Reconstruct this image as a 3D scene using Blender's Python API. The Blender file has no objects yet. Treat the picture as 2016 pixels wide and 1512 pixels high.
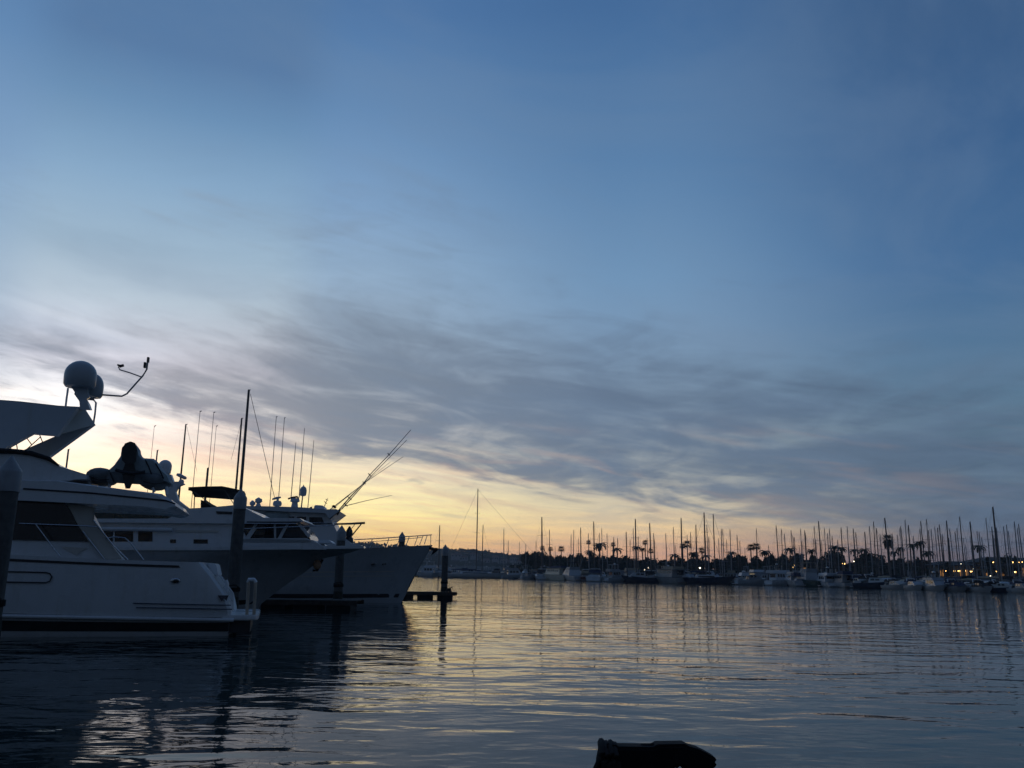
import bpy, math, random
from mathutils import Vector, Matrix

random.seed(7)
R = math.radians
sc = bpy.context.scene
col = sc.collection

# ------------------------------------------------------------------ camera
FPX, CAMH = 1690.0, 2.2
PITCH, ROLL = math.atan((1127 - 756) / 1690.0), 0.014
cf = Vector((0, math.cos(PITCH), math.sin(PITCH)))
u0 = Vector((0, -math.sin(PITCH), math.cos(PITCH)))
r0 = Vector((1, 0, 0))
cu = u0 * math.cos(ROLL) - r0 * math.sin(ROLL)
cr = r0 * math.cos(ROLL) + u0 * math.sin(ROLL)
CAM = Vector((0, 0, CAMH))
cd = bpy.data.cameras.new('camera')
cam = bpy.data.objects.new('camera', cd)
col.objects.link(cam)
cam.matrix_world = Matrix(((cr.x, cu.x, -cf.x, 0), (cr.y, cu.y, -cf.y, 0), (cr.z, cu.z, -cf.z, CAMH), (0, 0, 0, 1)))
cd.sensor_fit = 'HORIZONTAL'
cd.sensor_width = 36
cd.lens = 36 * FPX / 2016
cd.clip_start = 0.05
cd.clip_end = 9000
sc.camera = cam


def ray(px, py):
    return cf + cr * ((px - 1008) / FPX) - cu * ((py - 756) / FPX)


def at_y(px, py, Y):
    d = ray(px, py)
    return CAM + d * (Y / d.y)


def at_z(px, py, z):
    d = ray(px, py)
    return CAM + d * ((z - CAMH) / d.z)


# ------------------------------------------------------------------ node helpers
def lin(c):
    return tuple((v / 255 / 12.92) if v / 255 <= 0.04045 else ((v / 255 + 0.055) / 1.055) ** 2.4 for v in c)


class NT:
    def __init__(s, tree):
        s.t = tree

    def n(s, typ, **kw):
        nd = s.t.nodes.new(typ)
        for k, v in kw.items():
            setattr(nd, k, v)
        return nd

    def l(s, a, b):
        s.t.links.new(a, b)

    def set(s, sock, v):
        if isinstance(v, (int, float, tuple)):
            sock.default_value = v
        else:
            s.l(v, sock)

    def m(s, op, a, b=0.0, c=None):
        nd = s.n('ShaderNodeMath', operation=op)
        s.set(nd.inputs[0], a)
        s.set(nd.inputs[1], b)
        if c is not None:
            s.set(nd.inputs[2], c)
        return nd.outputs[0]

    def smooth(s, v, a, b, x=0.0, y=1.0):
        nd = s.n('ShaderNodeMapRange', interpolation_type='SMOOTHSTEP')
        s.set(nd.inputs[0], v)
        s.set(nd.inputs[1], a)
        s.set(nd.inputs[2], b)
        s.set(nd.inputs[3], x)
        s.set(nd.inputs[4], y)
        return nd.outputs[0]

    def mapr(s, v, a, b, x=0.0, y=1.0):
        nd = s.n('ShaderNodeMapRange')
        s.set(nd.inputs[0], v)
        s.set(nd.inputs[1], a)
        s.set(nd.inputs[2], b)
        s.set(nd.inputs[3], x)
        s.set(nd.inputs[4], y)
        return nd.outputs[0]

    def ramp(s, fac, stops, interp='LINEAR'):
        nd = s.n('ShaderNodeValToRGB')
        cr_ = nd.color_ramp
        cr_.interpolation = interp
        stops = sorted(stops, key=lambda q: q[0])
        while len(cr_.elements) < len(stops):
            cr_.elements.new(0.5)
        for e, (p, c) in zip(cr_.elements, stops):
            e.position = p
            e.color = (c[0], c[1], c[2], 1)
        s.set(nd.inputs[0], fac)
        return nd.outputs[0]

    def mix(s, f, a, b):
        nd = s.n('ShaderNodeMix', data_type='RGBA')
        s.set(nd.inputs['Factor'], f)
        for k, v in ((6, a), (7, b)):
            if isinstance(v, tuple):
                nd.inputs[k].default_value = v + (1,) if len(v) == 3 else v
            else:
                s.l(v, nd.inputs[k])
        return nd.outputs[2]

    def noise(s, vec, scale, detail=4, rough=0.5, dist=0.0):
        nd = s.n('ShaderNodeTexNoise')
        s.l(vec, nd.inputs['Vector'])
        nd.inputs['Scale'].default_value = scale
        nd.inputs['Detail'].default_value = detail
        nd.inputs['Roughness'].default_value = rough
        nd.inputs['Distortion'].default_value = dist
        return nd.outputs[0]

    def comb(s, x, y, z=0.0):
        nd = s.n('ShaderNodeCombineXYZ')
        s.set(nd.inputs[0], x)
        s.set(nd.inputs[1], y)
        s.set(nd.inputs[2], z)
        return nd.outputs[0]


# ------------------------------------------------------------------ sky (dusk, sun just below the roofs)
def elev(px, py):
    d = ray(px, py).normalized()
    return math.asin(d.z)


def azim(px, py):
    d = ray(px, py)
    return math.atan2(d.x, d.y)


SUN_AZ, SUN_EL = R(-23.0), R(0.6)
wd = bpy.data.worlds.new('World')
sc.world = wd
wd.use_nodes = True
wd.node_tree.nodes.clear()
w = NT(wd.node_tree)
tc = w.n('ShaderNodeTexCoord')
sep = w.n('ShaderNodeSeparateXYZ')
w.l(tc.outputs['Generated'], sep.inputs[0])
X, Y, Z = sep.outputs
EL = w.m('ARCSINE', Z)
AZ = w.m('ARCTAN2', X, Y)
hor = w.m('SQRT', w.m('MAXIMUM', w.m('ADD', w.m('MULTIPLY', X, X), w.m('MULTIPLY', Y, Y)), 1e-6))
cosd = w.m('DIVIDE', w.m('ADD', w.m('MULTIPLY', X, math.sin(SUN_AZ)), w.m('MULTIPLY', Y, math.cos(SUN_AZ))), hor)
DEL = w.m('ARCCOSINE', w.m('MINIMUM', w.m('MAXIMUM', cosd, -1.0), 1.0))
ZEN = (34, 58, 100)
COLS = {
    60: [(20, (84, 120, 162)), (150, (104, 142, 180)), (300, (134, 168, 199)), (450, (158, 184, 205)), (560, (178, 194, 208)),
         (690, (200, 200, 210)), (750, (226, 224, 224)), (800, (250, 244, 236)), (870, (250, 229, 208)), (960, (252, 232, 184)),
         (1060, (252, 216, 142)), (1112, (244, 188, 122))],
    650: [(0, (76, 115, 162)), (200, (96, 135, 178)), (400, (126, 160, 196)), (520, (146, 175, 203)), (640, (156, 178, 200)),
          (760, (172, 182, 194)), (850, (206, 202, 198)), (930, (240, 226, 194)), (1000, (252, 238, 174)), (1050, (252, 216, 142)),
          (1110, (242, 186, 128))],
    1250: [(0, (64, 103, 150)), (300, (82, 123, 167)), (550, (108, 145, 182)), (660, (118, 149, 181)), (800, (126, 148, 170)),
           (930, (158, 164, 166)), (1000, (200, 190, 168)), (1040, (226, 200, 158)), (1085, (220, 172, 140)), (1125, (196, 152, 136))],
    1970: [(0, (54, 88, 130)), (250, (55, 93, 138)), (500, (64, 104, 148)), (650, (78, 114, 149)), (800, (90, 121, 146)),
           (900, (98, 124, 143)), (1000, (96, 112, 132)), (1060, (104, 106, 121)), (1120, (108, 101, 113))],
}
outs = []
for cx, lst in COLS.items():
    st = [(max(0.0, elev(cx, y) / (math.pi / 2)), tuple(v_ * f_ for v_, f_ in zip(lin(c), (1.05, 1.02, 1.0) if cx > 1000 and y < 800 else ((1.3, 1.25, 1.15) if cx < 1500 and y > 920 else (1.0, 1.0, 1.0))))) for y, c in lst] + [(1.0, lin(ZEN))]
    outs.append((abs(azim(cx, 900) - SUN_AZ), w.ramp(w.m('DIVIDE', EL, math.pi / 2), st)))
outs.append((math.pi, w.ramp(w.m('DIVIDE', EL, math.pi / 2), [(0.0, lin((56, 66, 78))), (0.12, lin((52, 67, 86))), (0.3, lin((44, 64, 94))), (1.0, lin(ZEN))])))
outs.sort(key=lambda q: q[0])
sky = outs[0][1]
for (da, _), (db, cb) in zip(outs[:-1], outs[1:]):
    sky = w.mix(w.smooth(DEL, da, db) if db < 1 else w.mapr(DEL, da, db * 0.62), sky, cb)
# cloud sheet: a long bank whose lower edge climbs towards the sunset
inv = w.m('DIVIDE', 1.0, w.m('ADD', w.m('MAXIMUM', Z, 0.0), 0.05))
PX_, PY_ = w.m('MULTIPLY', X, inv), w.m('MULTIPLY', Y, inv)
pv = w.comb(PX_, w.m('MULTIPLY', PY_, 0.85), 0.0)
n1 = w.noise(pv, 0.7, 8, 0.62, 1.0)
n2 = w.noise(w.comb(w.m('MULTIPLY', AZ, 3.0), w.m('MULTIPLY', w.m('ADD', EL, w.m('MULTIPLY', AZ, 0.17)), 19.0), w.m('MULTIPLY', AZ, 0.7)), 2.0, 6, 0.58, 0.8)
n3 = w.noise(w.comb(w.m('MULTIPLY', AZ, 5.0), w.m('MULTIPLY', w.m('ADD', EL, w.m('MULTIPLY', AZ, 0.16)), 42.0), 3.0), 1.5, 4, 0.5, 0.5)


def band(pts):
    st = [(0.0, (pts[-1][1],) * 3)]
    for a, e in pts:
        st.append((min(0.999, (a + math.pi) / (2 * math.pi)), (e,) * 3))
    return w.ramp(w.m('DIVIDE', w.m('ADD', AZ, math.pi), 2 * math.pi), st)


lo = [(azim(x, y), elev(x, y)) for x, y in ((0, 748), (300, 826), (600, 888), (900, 935), (1200, 985), (1500, 1030), (2000, 1082))]
hi = [(azim(x, y), elev(x, y)) for x, y in ((0, 612), (300, 618), (600, 590), (900, 590), (1200, 620), (1600, 680), (2000, 740))]
lo = [(R(-75), R(20))] + lo + [(R(90), R(1.5)), (R(179.9), R(2))]
hi = [(R(-75), R(26))] + hi + [(R(90), R(9)), (R(179.9), R(9))]
ELO, EHI = band(lo), band(hi)
wob = w.m('MULTIPLY', w.m('SUBTRACT', n2, 0.5), 0.07)
e2 = w.m('ADD', EL, wob)
b = w.m('MULTIPLY', w.smooth(w.m('SUBTRACT', e2, ELO), -0.025, 0.03), w.smooth(w.m('SUBTRACT', EHI, e2), -0.06, 0.11))
n4 = w.noise(w.comb(w.m('MULTIPLY', PX_, 1.1), w.m('MULTIPLY', PY_, 0.6), 5.0), 1.7, 7, 0.6, 1.3)
val = w.m('ADD', w.m('ADD', w.m('MULTIPLY', b, 0.86), w.m('MULTIPLY', w.m('SUBTRACT', n4, 0.5), 1.0)), w.m('ADD', w.m('MULTIPLY', w.m('SUBTRACT', n1, 0.5), 1.35), w.m('MULTIPLY', w.m('SUBTRACT', n2, 0.5), 1.5)))
mask = w.m('MULTIPLY', w.m('MULTIPLY', w.smooth(val, 0.08, 1.03), 0.9), w.smooth(EL, R(30), R(20), 0.15, 1.0))
lowfade = w.smooth(EL, R(1.0), R(7.0), 0.6, 1.0)
mask = w.m('MULTIPLY', mask, lowfade)
ccol = w.ramp(w.m('DIVIDE', DEL, math.pi), [(0.0, lin((142, 147, 160))), (0.07, lin((115, 130, 148))), (0.16, lin((94, 114, 139))), (0.3, lin((75, 97, 122))), (1.0, lin((44, 52, 72)))])
sky = w.mix(mask, sky, ccol)
# a thin high veil over the whole sky
n5 = w.noise(w.comb(w.m('ADD', w.m('MULTIPLY', PX_, 0.8), w.m('MULTIPLY', PY_, 0.5)), w.m('SUBTRACT', w.m('MULTIPLY', PY_, 1.3), w.m('MULTIPLY', PX_, 0.9)), 9.0), 0.9, 6, 0.6, 1.0)
veilc = w.mix(0.5, sky, lin((112, 136, 164)))
sky = w.mix(w.m('MULTIPLY', w.smooth(n5, 0.36, 0.68), 0.48), sky, veilc)
# thin streaks low over the horizon
stk = w.m('MULTIPLY', w.smooth(n3, 0.5, 0.75), w.m('MULTIPLY', w.smooth(EL, R(0.3), R(3)), w.smooth(EL, R(11), R(6))))
stcol = w.ramp(w.m('DIVIDE', DEL, math.pi), [(0.0, lin((226, 180, 165))), (0.16, lin((188, 160, 148))), (0.3, lin((110, 112, 126))), (1.0, lin((70, 78, 98)))])
sky = w.mix(w.m('MULTIPLY', stk, 0.4), sky, stcol)
# the afterglow itself is brighter than the picture can show
glow = w.m('MULTIPLY', w.smooth(w.m('ABSOLUTE', w.m('ADD', AZ, 0.50)), 0.22, 0.0), w.m('MULTIPLY', w.smooth(EL, R(-1), R(7)), w.smooth(EL, R(19), R(9))))
gm = w.m('ADD', 1.0, w.m('MULTIPLY', glow, w.m('SUBTRACT', 0.5, w.m('MULTIPLY', mask, 0.45))))
vm = w.n('ShaderNodeVectorMath', operation='SCALE')
w.l(sky, vm.inputs[0])
w.l(gm, vm.inputs[3])
sky = vm.outputs[0]
nish = w.n('ShaderNodeTexSky', sky_type='NISHITA', sun_disc=False, sun_elevation=SUN_EL, sun_rotation=SUN_AZ, altitude=10, dust_density=1.5)
bgA = w.n('ShaderNodeBackground')
bgB = w.n('ShaderNodeBackground')
w.l(sky, bgA.inputs[0])
bgA.inputs[1].default_value = 1.03
w.l(nish.outputs[0], bgB.inputs[0])
bgB.inputs[1].default_value = 0.008
add = w.n('ShaderNodeAddShader')
w.l(bgA.outputs[0], add.inputs[0])
w.l(bgB.outputs[0], add.inputs[1])
wo = w.n('ShaderNodeOutputWorld')
w.l(add.outputs[0], wo.inputs[0])

sl = bpy.data.lights.new('sun', 'SUN')
sl.energy = 0.12
sl.angle = R(6)
sl.color = (1.0, 0.72, 0.42)
so = bpy.data.objects.new('sun', sl)
col.objects.link(so)
so.rotation_euler = Vector((-math.sin(SUN_AZ) * math.cos(SUN_EL), -math.cos(SUN_AZ) * math.cos(SUN_EL), -math.sin(SUN_EL))).to_track_quat('-Z', 'Y').to_euler()

vs = sc.view_settings
vs.view_transform = 'Standard'
vs.look = 'None'
vs.exposure = 0.0
vs.gamma = 1.0
sc.render.engine = 'CYCLES'
sc.cycles.use_denoising = True
sc.cycles.max_bounces = 6
sc.cycles.diffuse_bounces = 3
sc.cycles.glossy_bounces = 3
sc.cycles.transmission_bounces = 2
sc.cycles.volume_bounces = 0
sc.cycles.caustics_reflective = False

# ------------------------------------------------------------------ materials
MATS = {}


def mat(name, c, rough=0.5, metal=0.0, var=0.12, scale=3.0, bump=0.0, spec=0.5, emit=None, coat=0.0, stain=None):
    m = bpy.data.materials.new(name)
    m.use_nodes = True
    t = NT(m.node_tree)
    bs = m.node_tree.nodes['Principled BSDF']
    g = t.n('ShaderNodeTexCoord').outputs['Object']
    n = t.noise(g, scale, 6, 0.6)
    base = t.mix(t.smooth(n, 0.3, 0.7), tuple(v * (1 - var) for v in c), tuple(min(1, v * (1 + var)) for v in c))
    if stain:
        mp = t.n('ShaderNodeMapping')
        t.l(g, mp.inputs[0])
        mp.inputs['Scale'].default_value = (2.2, 2.2, 0.25)
        s2 = t.noise(mp.outputs[0], 1.6, 6, 0.65)
        base = t.mix(t.smooth(s2, 0.52, 0.75, 0, 0.55), base, stain)
    t.l(base, bs.inputs['Base Color'])
    t.l(t.mapr(n, 0.2, 0.8, max(0.02, rough - 0.07), min(1, rough + 0.07)), bs.inputs['Roughness'])
    bs.inputs['Metallic'].default_value = metal
    bs.inputs['Specular IOR Level'].default_value = spec
    bs.inputs['Coat Weight'].default_value = coat
    if bump:
        b_ = t.n('ShaderNodeBump')
        b_.inputs['Strength'].default_value = 0.6
        b_.inputs['Distance'].default_value = bump
        t.l(t.noise(g, scale * 6, 4, 0.6), b_.inputs['Height'])
        t.l(b_.outputs[0], bs.inputs['Normal'])
    if emit:
        bs.inputs['Emission Color'].default_value = emit[0] + (1,)
        bs.inputs['Emission Strength'].default_value = emit[1]
    MATS[name] = m
    return m


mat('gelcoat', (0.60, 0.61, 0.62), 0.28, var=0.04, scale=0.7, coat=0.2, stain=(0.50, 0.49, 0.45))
mat('gelcoat_cool', (0.50, 0.53, 0.56), 0.32, var=0.05, scale=0.7, stain=(0.46, 0.46, 0.44))
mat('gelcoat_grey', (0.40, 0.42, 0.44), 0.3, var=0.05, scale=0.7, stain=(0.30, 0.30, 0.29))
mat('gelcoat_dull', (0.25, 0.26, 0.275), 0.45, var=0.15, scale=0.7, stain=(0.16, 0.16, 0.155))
mat('gelcoat_cream', (0.66, 0.60, 0.48), 0.35, var=0.06, scale=0.7, stain=(0.42, 0.38, 0.3))
mat('soffit', (0.50, 0.47, 0.42), 0.55, var=0.08, scale=1.2)
mat('navy_paint', (0.018, 0.03, 0.06), 0.22, var=0.15, scale=1.0, coat=0.3)
mat('green_paint', (0.03, 0.06, 0.05), 0.3, var=0.15, scale=1.0)
mat('maroon_paint', (0.10, 0.03, 0.025), 0.35, var=0.15, scale=1.0)
mat('boot_stripe', (0.012, 0.014, 0.018), 0.45, var=0.3, scale=2.0)
mat('dark_glass', (0.004, 0.007, 0.011), 0.06, var=0.2, scale=1.0, spec=0.5)
mat('green_glass', (0.008, 0.02, 0.018), 0.08, var=0.2, scale=1.0)
mat('black_canvas', (0.014, 0.014, 0.016), 0.85, var=0.25, scale=5.0, bump=0.01)
mat('navy_canvas', (0.02, 0.03, 0.07), 0.85, var=0.25, scale=5.0, bump=0.01)
mat('tan_canvas', (0.30, 0.25, 0.18), 0.85, var=0.2, scale=5.0, bump=0.01)
mat('grey_canvas', (0.36, 0.42, 0.43), 0.85, var=0.18, scale=3.0, bump=0.02)
mat('hypalon', (0.13, 0.14, 0.145), 0.6, var=0.2, scale=4.0, bump=0.004)
mat('black_plastic', (0.012, 0.012, 0.014), 0.4, var=0.2, scale=6.0)
mat('stainless', (0.55, 0.56, 0.58), 0.25, metal=1.0, var=0.08, scale=9.0)
mat('aluminium', (0.34, 0.34, 0.35), 0.45, metal=0.6, var=0.1, scale=5.0)
mat('mast_dark', (0.10, 0.09, 0.085), 0.5, var=0.15, scale=5.0)
mat('mast_pale', (0.32, 0.31, 0.31), 0.45, var=0.15, scale=5.0)
mat('wire', (0.16, 0.15, 0.15), 0.5, metal=0.5, var=0.1, scale=5.0)
mat('white_plastic', (0.68, 0.70, 0.72), 0.4, var=0.05, scale=3.0)
mat('fender_tan', (0.42, 0.34, 0.26), 0.55, var=0.15, scale=5.0)
mat('concrete', (0.09, 0.088, 0.085), 0.85, var=0.25, scale=4.0, bump=0.02, stain=(0.05, 0.06, 0.045))
mat('algae', (0.02, 0.022, 0.014), 0.8, var=0.4, scale=8.0, bump=0.03)
mat('pile_cap', (0.25, 0.26, 0.275), 0.5, var=0.1, scale=4.0, stain=(0.22, 0.22, 0.2))
mat('dock_wood', (0.055, 0.045, 0.036), 0.85, var=0.35, scale=5.0, bump=0.01)
mat('dock_float', (0.012, 0.012, 0.012), 0.8, var=0.3, scale=3.0, bump=0.02)
mat('cast_iron', (0.006, 0.006, 0.007), 0.8, var=0.35, scale=24.0, bump=0.003, spec=0.2)
mat('rope', (0.03, 0.026, 0.022), 0.9, var=0.4, scale=40.0, bump=0.006)
mat('teak', (0.16, 0.10, 0.06), 0.7, var=0.25, scale=6.0)
mat('bark', (0.07, 0.055, 0.045), 0.9, var=0.3, scale=6.0, bump=0.03)
mat('leaf', (0.035, 0.05, 0.025), 0.75, var=0.4, scale=1.2)
mat('leaf_olive', (0.05, 0.055, 0.03), 0.75, var=0.4, scale=1.2)
mat('palm_leaf', (0.04, 0.055, 0.028), 0.7, var=0.35, scale=1.5)
mat('dead_frond', (0.09, 0.07, 0.045), 0.85, var=0.3, scale=2.0)
mat('soil', (0.09, 0.08, 0.065), 0.95, var=0.3, scale=0.08, bump=0.1)
mat('rock', (0.10, 0.095, 0.09), 0.9, var=0.4, scale=0.5, bump=0.2)
mat('hill', (0.055, 0.062, 0.05), 0.95, var=0.55, scale=0.03)
mat('stucco', (0.34, 0.27, 0.20), 0.9, var=0.1, scale=0.8)
mat('stucco_grey', (0.30, 0.30, 0.31), 0.9, var=0.1, scale=0.8)
mat('roof_tile', (0.16, 0.08, 0.055), 0.85, var=0.25, scale=1.0)
mat('roof_dark', (0.05, 0.05, 0.052), 0.85, var=0.25, scale=1.0)
mat('lamp_warm', (0.9, 0.7, 0.4), 0.4, var=0.02, emit=((1.0, 0.55, 0.16), 8.0))
mat('lamp_white', (0.9, 0.85, 0.75), 0.4, var=0.02, emit=((1.0, 0.85, 0.6), 6.0))
mat('window_lit', (0.5, 0.3, 0.12), 0.4, var=0.1, emit=((1.0, 0.45, 0.12), 0.28))
mat('orange_buoy', (0.40, 0.22, 0.13), 0.5, var=0.15, scale=6.0)

# water: smooth dark surface carrying long low ripples
wm = bpy.data.materials.new('water')
wm.use_nodes = True
t = NT(wm.node_tree)
bs = wm.node_tree.nodes['Principled BSDF']
bs.inputs['Base Color'].default_value = (0.004, 0.021, 0.023, 1)
bs.inputs['Roughness'].default_value = 0.035
bs.inputs['IOR'].default_value = 1.27
geo = t.n('ShaderNodeNewGeometry')
pos = geo.outputs['Position']


def stretched(sx, sy, rz):
    mp = t.n('ShaderNodeMapping')
    t.l(pos, mp.inputs[0])
    mp.inputs['Rotation'].default_value = (0, 0, rz)
    mp.inputs['Scale'].default_value = (sx, sy, 1)
    return mp.outputs[0]


calm = t.smooth(t.noise(stretched(0.05, 0.09, 0.2), 1.0, 3, 0.5), 0.3, 0.7, 0.45, 1.25)
h1 = t.noise(stretched(0.40, 0.80, 0.12), 1.0, 2, 0.4, 0.5)
h2 = t.noise(stretched(1.2, 2.1, -0.25), 1.0, 2, 0.45, 0.4)
h3 = t.noise(stretched(3.2, 6.0, 0.35), 1.0, 2, 0.5, 0.2)
hh = t.m('ADD', t.m('MULTIPLY', h1, 0.060), t.m('ADD', t.m('MULTIPLY', h2, 0.020), t.m('MULTIPLY', h3, 0.0026)))
hh = t.m('MULTIPLY', hh, calm)
bp = t.n('ShaderNodeBump')
bp.inputs['Strength'].default_value = 1.0
bp.inputs['Distance'].default_value = 1.0
t.l(hh, bp.inputs['Height'])
t.l(bp.outputs[0], bs.inputs['Normal'])
MATS['water'] = wm


# ------------------------------------------------------------------ mesh helpers
class MB:
    def __init__(s):
        s.v, s.f = [], []

    def add(s, vs_, fs_):
        o = len(s.v)
        s.v += [tuple(p) for p in vs_]
        s.f += [tuple(i + o for i in q) for q in fs_]
        return s

    def box(s, a, b):
        (x0, y0, z0), (x1, y1, z1) = a, b
        return s.add([(x0, y0, z0), (x1, y0, z0), (x1, y1, z0), (x0, y1, z0), (x0, y0, z1), (x1, y0, z1), (x1, y1, z1), (x0, y1, z1)],
                     [(0, 3, 2, 1), (4, 5, 6, 7), (0, 1, 5, 4), (1, 2, 6, 5), (2, 3, 7, 6), (3, 0, 4, 7)])

    def rings(s, rs, caps=True, closed=True):
        n = len(rs[0])
        vs_ = [p for r in rs for p in r]
        fs_ = []
        for i in range(len(rs) - 1):
            for j in range(n if closed else n - 1):
                a, b_ = i * n + j, i * n + (j + 1) % n
                fs_.append((a, b_, b_ + n, a + n))
        if caps:
            fs_.append(tuple(range(n - 1, -1, -1)))
            fs_.append(tuple(range((len(rs) - 1) * n, len(rs) * n)))
        return s.add(vs_, fs_)

    def prism(s, poly, w0, w1):
        """poly: (u, z) outline, pushed along w"""
        return s.rings([[(u, w0, z) for u, z in poly], [(u, w1, z) for u, z in poly]])

    def tube(s, pts, r, n=6):
        pts = [Vector(p) for p in pts]
        rs = r if isinstance(r, (list, tuple)) else [r] * len(pts)
        ring = []
        for i, p in enumerate(pts):
            d = (pts[min(i + 1, len(pts) - 1)] - pts[max(i - 1, 0)]).normalized()
            up = Vector((0, 0, 1)) if abs(d.z) < 0.9 else Vector((0, 1, 0))
            a = d.cross(up).normalized()
            b_ = d.cross(a).normalized()
            ring.append([p + (a * math.cos(k * 2 * math.pi / n) + b_ * math.sin(k * 2 * math.pi / n)) * rs[i] for k in range(n)])
        return s.rings(ring)

    def lathe(s, prof, c=(0, 0, 0), n=14):
        ring = [[(c[0] + max(r, 1e-4) * math.cos(k * 2 * math.pi / n), c[1] + max(r, 1e-4) * math.sin(k * 2 * math.pi / n), c[2] + z) for k in range(n)] for r, z in prof]
        return s.rings(ring)

    def ball(s, c, rx, ry=None, rz=None, n=12, k=7):
        ry, rz = ry or rx, rz or rx
        ring = []
        for i in range(k + 1):
            a = -math.pi / 2 + math.pi * i / k
            q = max(math.cos(a), 1e-3)
            ring.append([(c[0] + rx * q * math.cos(j * 2 * math.pi / n), c[1] + ry * q * math.sin(j * 2 * math.pi / n), c[2] + rz * math.sin(a)) for j in range(n)])
        return s.rings(ring)

    def mesh(s, name, m, smooth=None, bevel=0):
        me = bpy.data.meshes.new(name)
        me.from_pydata(s.v, [], s.f)
        me.materials.append(MATS[m])
        import bmesh
        bm = bmesh.new()
        bm.from_mesh(me)
        bmesh.ops.recalc_face_normals(bm, faces=bm.faces)
        if bevel:
            bmesh.ops.bevel(bm, geom=[e for e in bm.edges if len(e.link_faces) == 2 and e.calc_face_angle(0) > 0.6], offset=bevel, segments=2, affect='EDGES', clamp_overlap=True)
        bm.to_mesh(me)
        bm.free()
        if smooth:
            me.shade_smooth()
            me.set_sharp_from_angle(angle=R(smooth))
        return me

    def build(s, name, m, parent=None, smooth=None, bevel=0):
        o = bpy.data.objects.new(name, s.mesh(name, m, smooth, bevel))
        col.objects.link(o)
        o.parent = parent
        return o


def tag(o, label=None, cat=None, group=None, kind=None):
    for k, v_ in (('label', label), ('category', cat), ('group', group), ('kind', kind)):
        if v_:
            o[k] = v_
    return o


def empty(name, loc, rz=0.0):
    o = bpy.data.objects.new(name, None)
    col.objects.link(o)
    o.location = loc
    o.rotation_euler = (0, 0, rz)
    return o


def copy_tree(o, parent=None):
    c = o.copy()
    col.objects.link(c)
    c.parent = parent
    for ch in list(o.children):
        copy_tree(ch, c)
    return c


ORD = ['zeroth', 'first', 'second', 'third', 'fourth', 'fifth', 'sixth', 'seventh', 'eighth', 'ninth', 'tenth', 'eleventh', 'twelfth', 'thirteenth', 'fourteenth', 'fifteenth', 'sixteenth', 'seventeenth', 'eighteenth', 'nineteenth']
TENS = {2: 'twent', 3: 'thirt', 4: 'fort', 5: 'fift', 6: 'sixt', 7: 'sevent', 8: 'eight', 9: 'ninet'}


def ordinal(n):
    if n > 99:
        return 'hundredth' if n == 100 else 'hundred and ' + ordinal(n - 100)
    if n < 20:
        return ORD[n]
    a, b_ = divmod(n, 10)
    return TENS[a] + 'ieth' if b_ == 0 else TENS[a] + 'y-' + ORD[b_]


class Frame:
    """a vertical plane in the place, along which a boat lies; u runs to the right, w away from the camera"""

    def __init__(s, px, d, yaw):
        q = at_y(px, 1120, d)
        s.o = Vector((q.x, q.y, 0))
        s.yaw = yaw
        s.eu = Vector((math.cos(yaw), math.sin(yaw), 0))
        s.ew = Vector((-math.sin(yaw), math.cos(yaw), 0))

    def p(s, px, py, w_=0.0):
        d = ray(px, py)
        k = (w_ - (CAM - s.o).dot(s.ew)) / d.dot(s.ew)
        q = CAM + d * k - s.o
        return (q.dot(s.eu), w_, q.z)

    def poly(s, pts, w_=0.0):
        return [(a[0], a[2]) for a in (s.p(x, y, w_) for x, y in pts)]


def hull_mesh(levels, c, t0=0.5, n=26, rise=1.6, stern=0.94, skip_deck=False):
    """levels from sheer to keel: (u_stern, z_stern, u_bow, z_bow, half_beam, bow fullness)"""
    mb = MB()
    ts = [0, 0.006, 0.02] + [i / n for i in range(1, n + 1)]
    near, far = [], []
    for (us, zs, ub, zb, hb, full) in levels:
        a, b_ = [], []
        for t_ in ts:
            tb = t0 * full
            sh = 1.0 if t_ < tb else max(0.0, 1 - ((t_ - tb) / (1 - tb)) ** 2.1) ** 0.85
            if t_ < 0.02:
                sh *= stern + (1 - stern) * math.sqrt(max(0, 1 - (1 - t_ / 0.02) ** 2))
            hw = max(hb * sh, 0.012)
            z = zs + (zb - zs) * (t_ ** rise)
            u = us + (ub - us) * t_
            a.append((u, c - hw, z))
            b_.append((u, c + hw, z))
        near.append(a)
        far.append(b_)
    m_ = len(ts)
    for rows in (near, far):
        mb.rings(rows, caps=False, closed=False)
    k = len(levels)
    tv = [near[i][0] for i in range(k)] + [far[i][0] for i in range(k - 1, -1, -1)]
    mb.add(tv, [tuple(range(2 * k))])
    bv = [near[i][-1] for i in range(k)] + [far[i][-1] for i in range(k - 1, -1, -1)]
    mb.add(bv, [tuple(range(2 * k))])
    mb.rings([near[0], far[0]], caps=False, closed=False)
    mb.rings([near[-1], far[-1]], caps=False, closed=False)
    return mb


def strip_on(levels, c, ia, ib, ta, tb, off=0.006, t0=0.5, rise=1.6, n=20, fa=0.0, fb=1.0):
    """a thin painted band lying just outside the near side between two hull levels"""
    rows = []
    for i in range(n + 1):
        t_ = ta + (tb - ta) * i / n
        pr = []
        for (us, zs, ub, zb, hb, full) in (levels[ia], levels[ib]):
            q = t0 * full
            sh = 1.0 if t_ < q else max(0.0, 1 - ((t_ - q) / (1 - q)) ** 2.1) ** 0.85
            pr.append(Vector((us + (ub - us) * t_, c - hb * sh - off, zs + (zb - zs) * t_ ** rise)))
        rows.append([pr[0].lerp(pr[1], fa), pr[0].lerp(pr[1], fb)])
    mb = MB()
    mb.rings([[r_[0] for r_ in rows], [r_[1] for r_ in rows]], caps=False, closed=False)
    return mb


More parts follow.
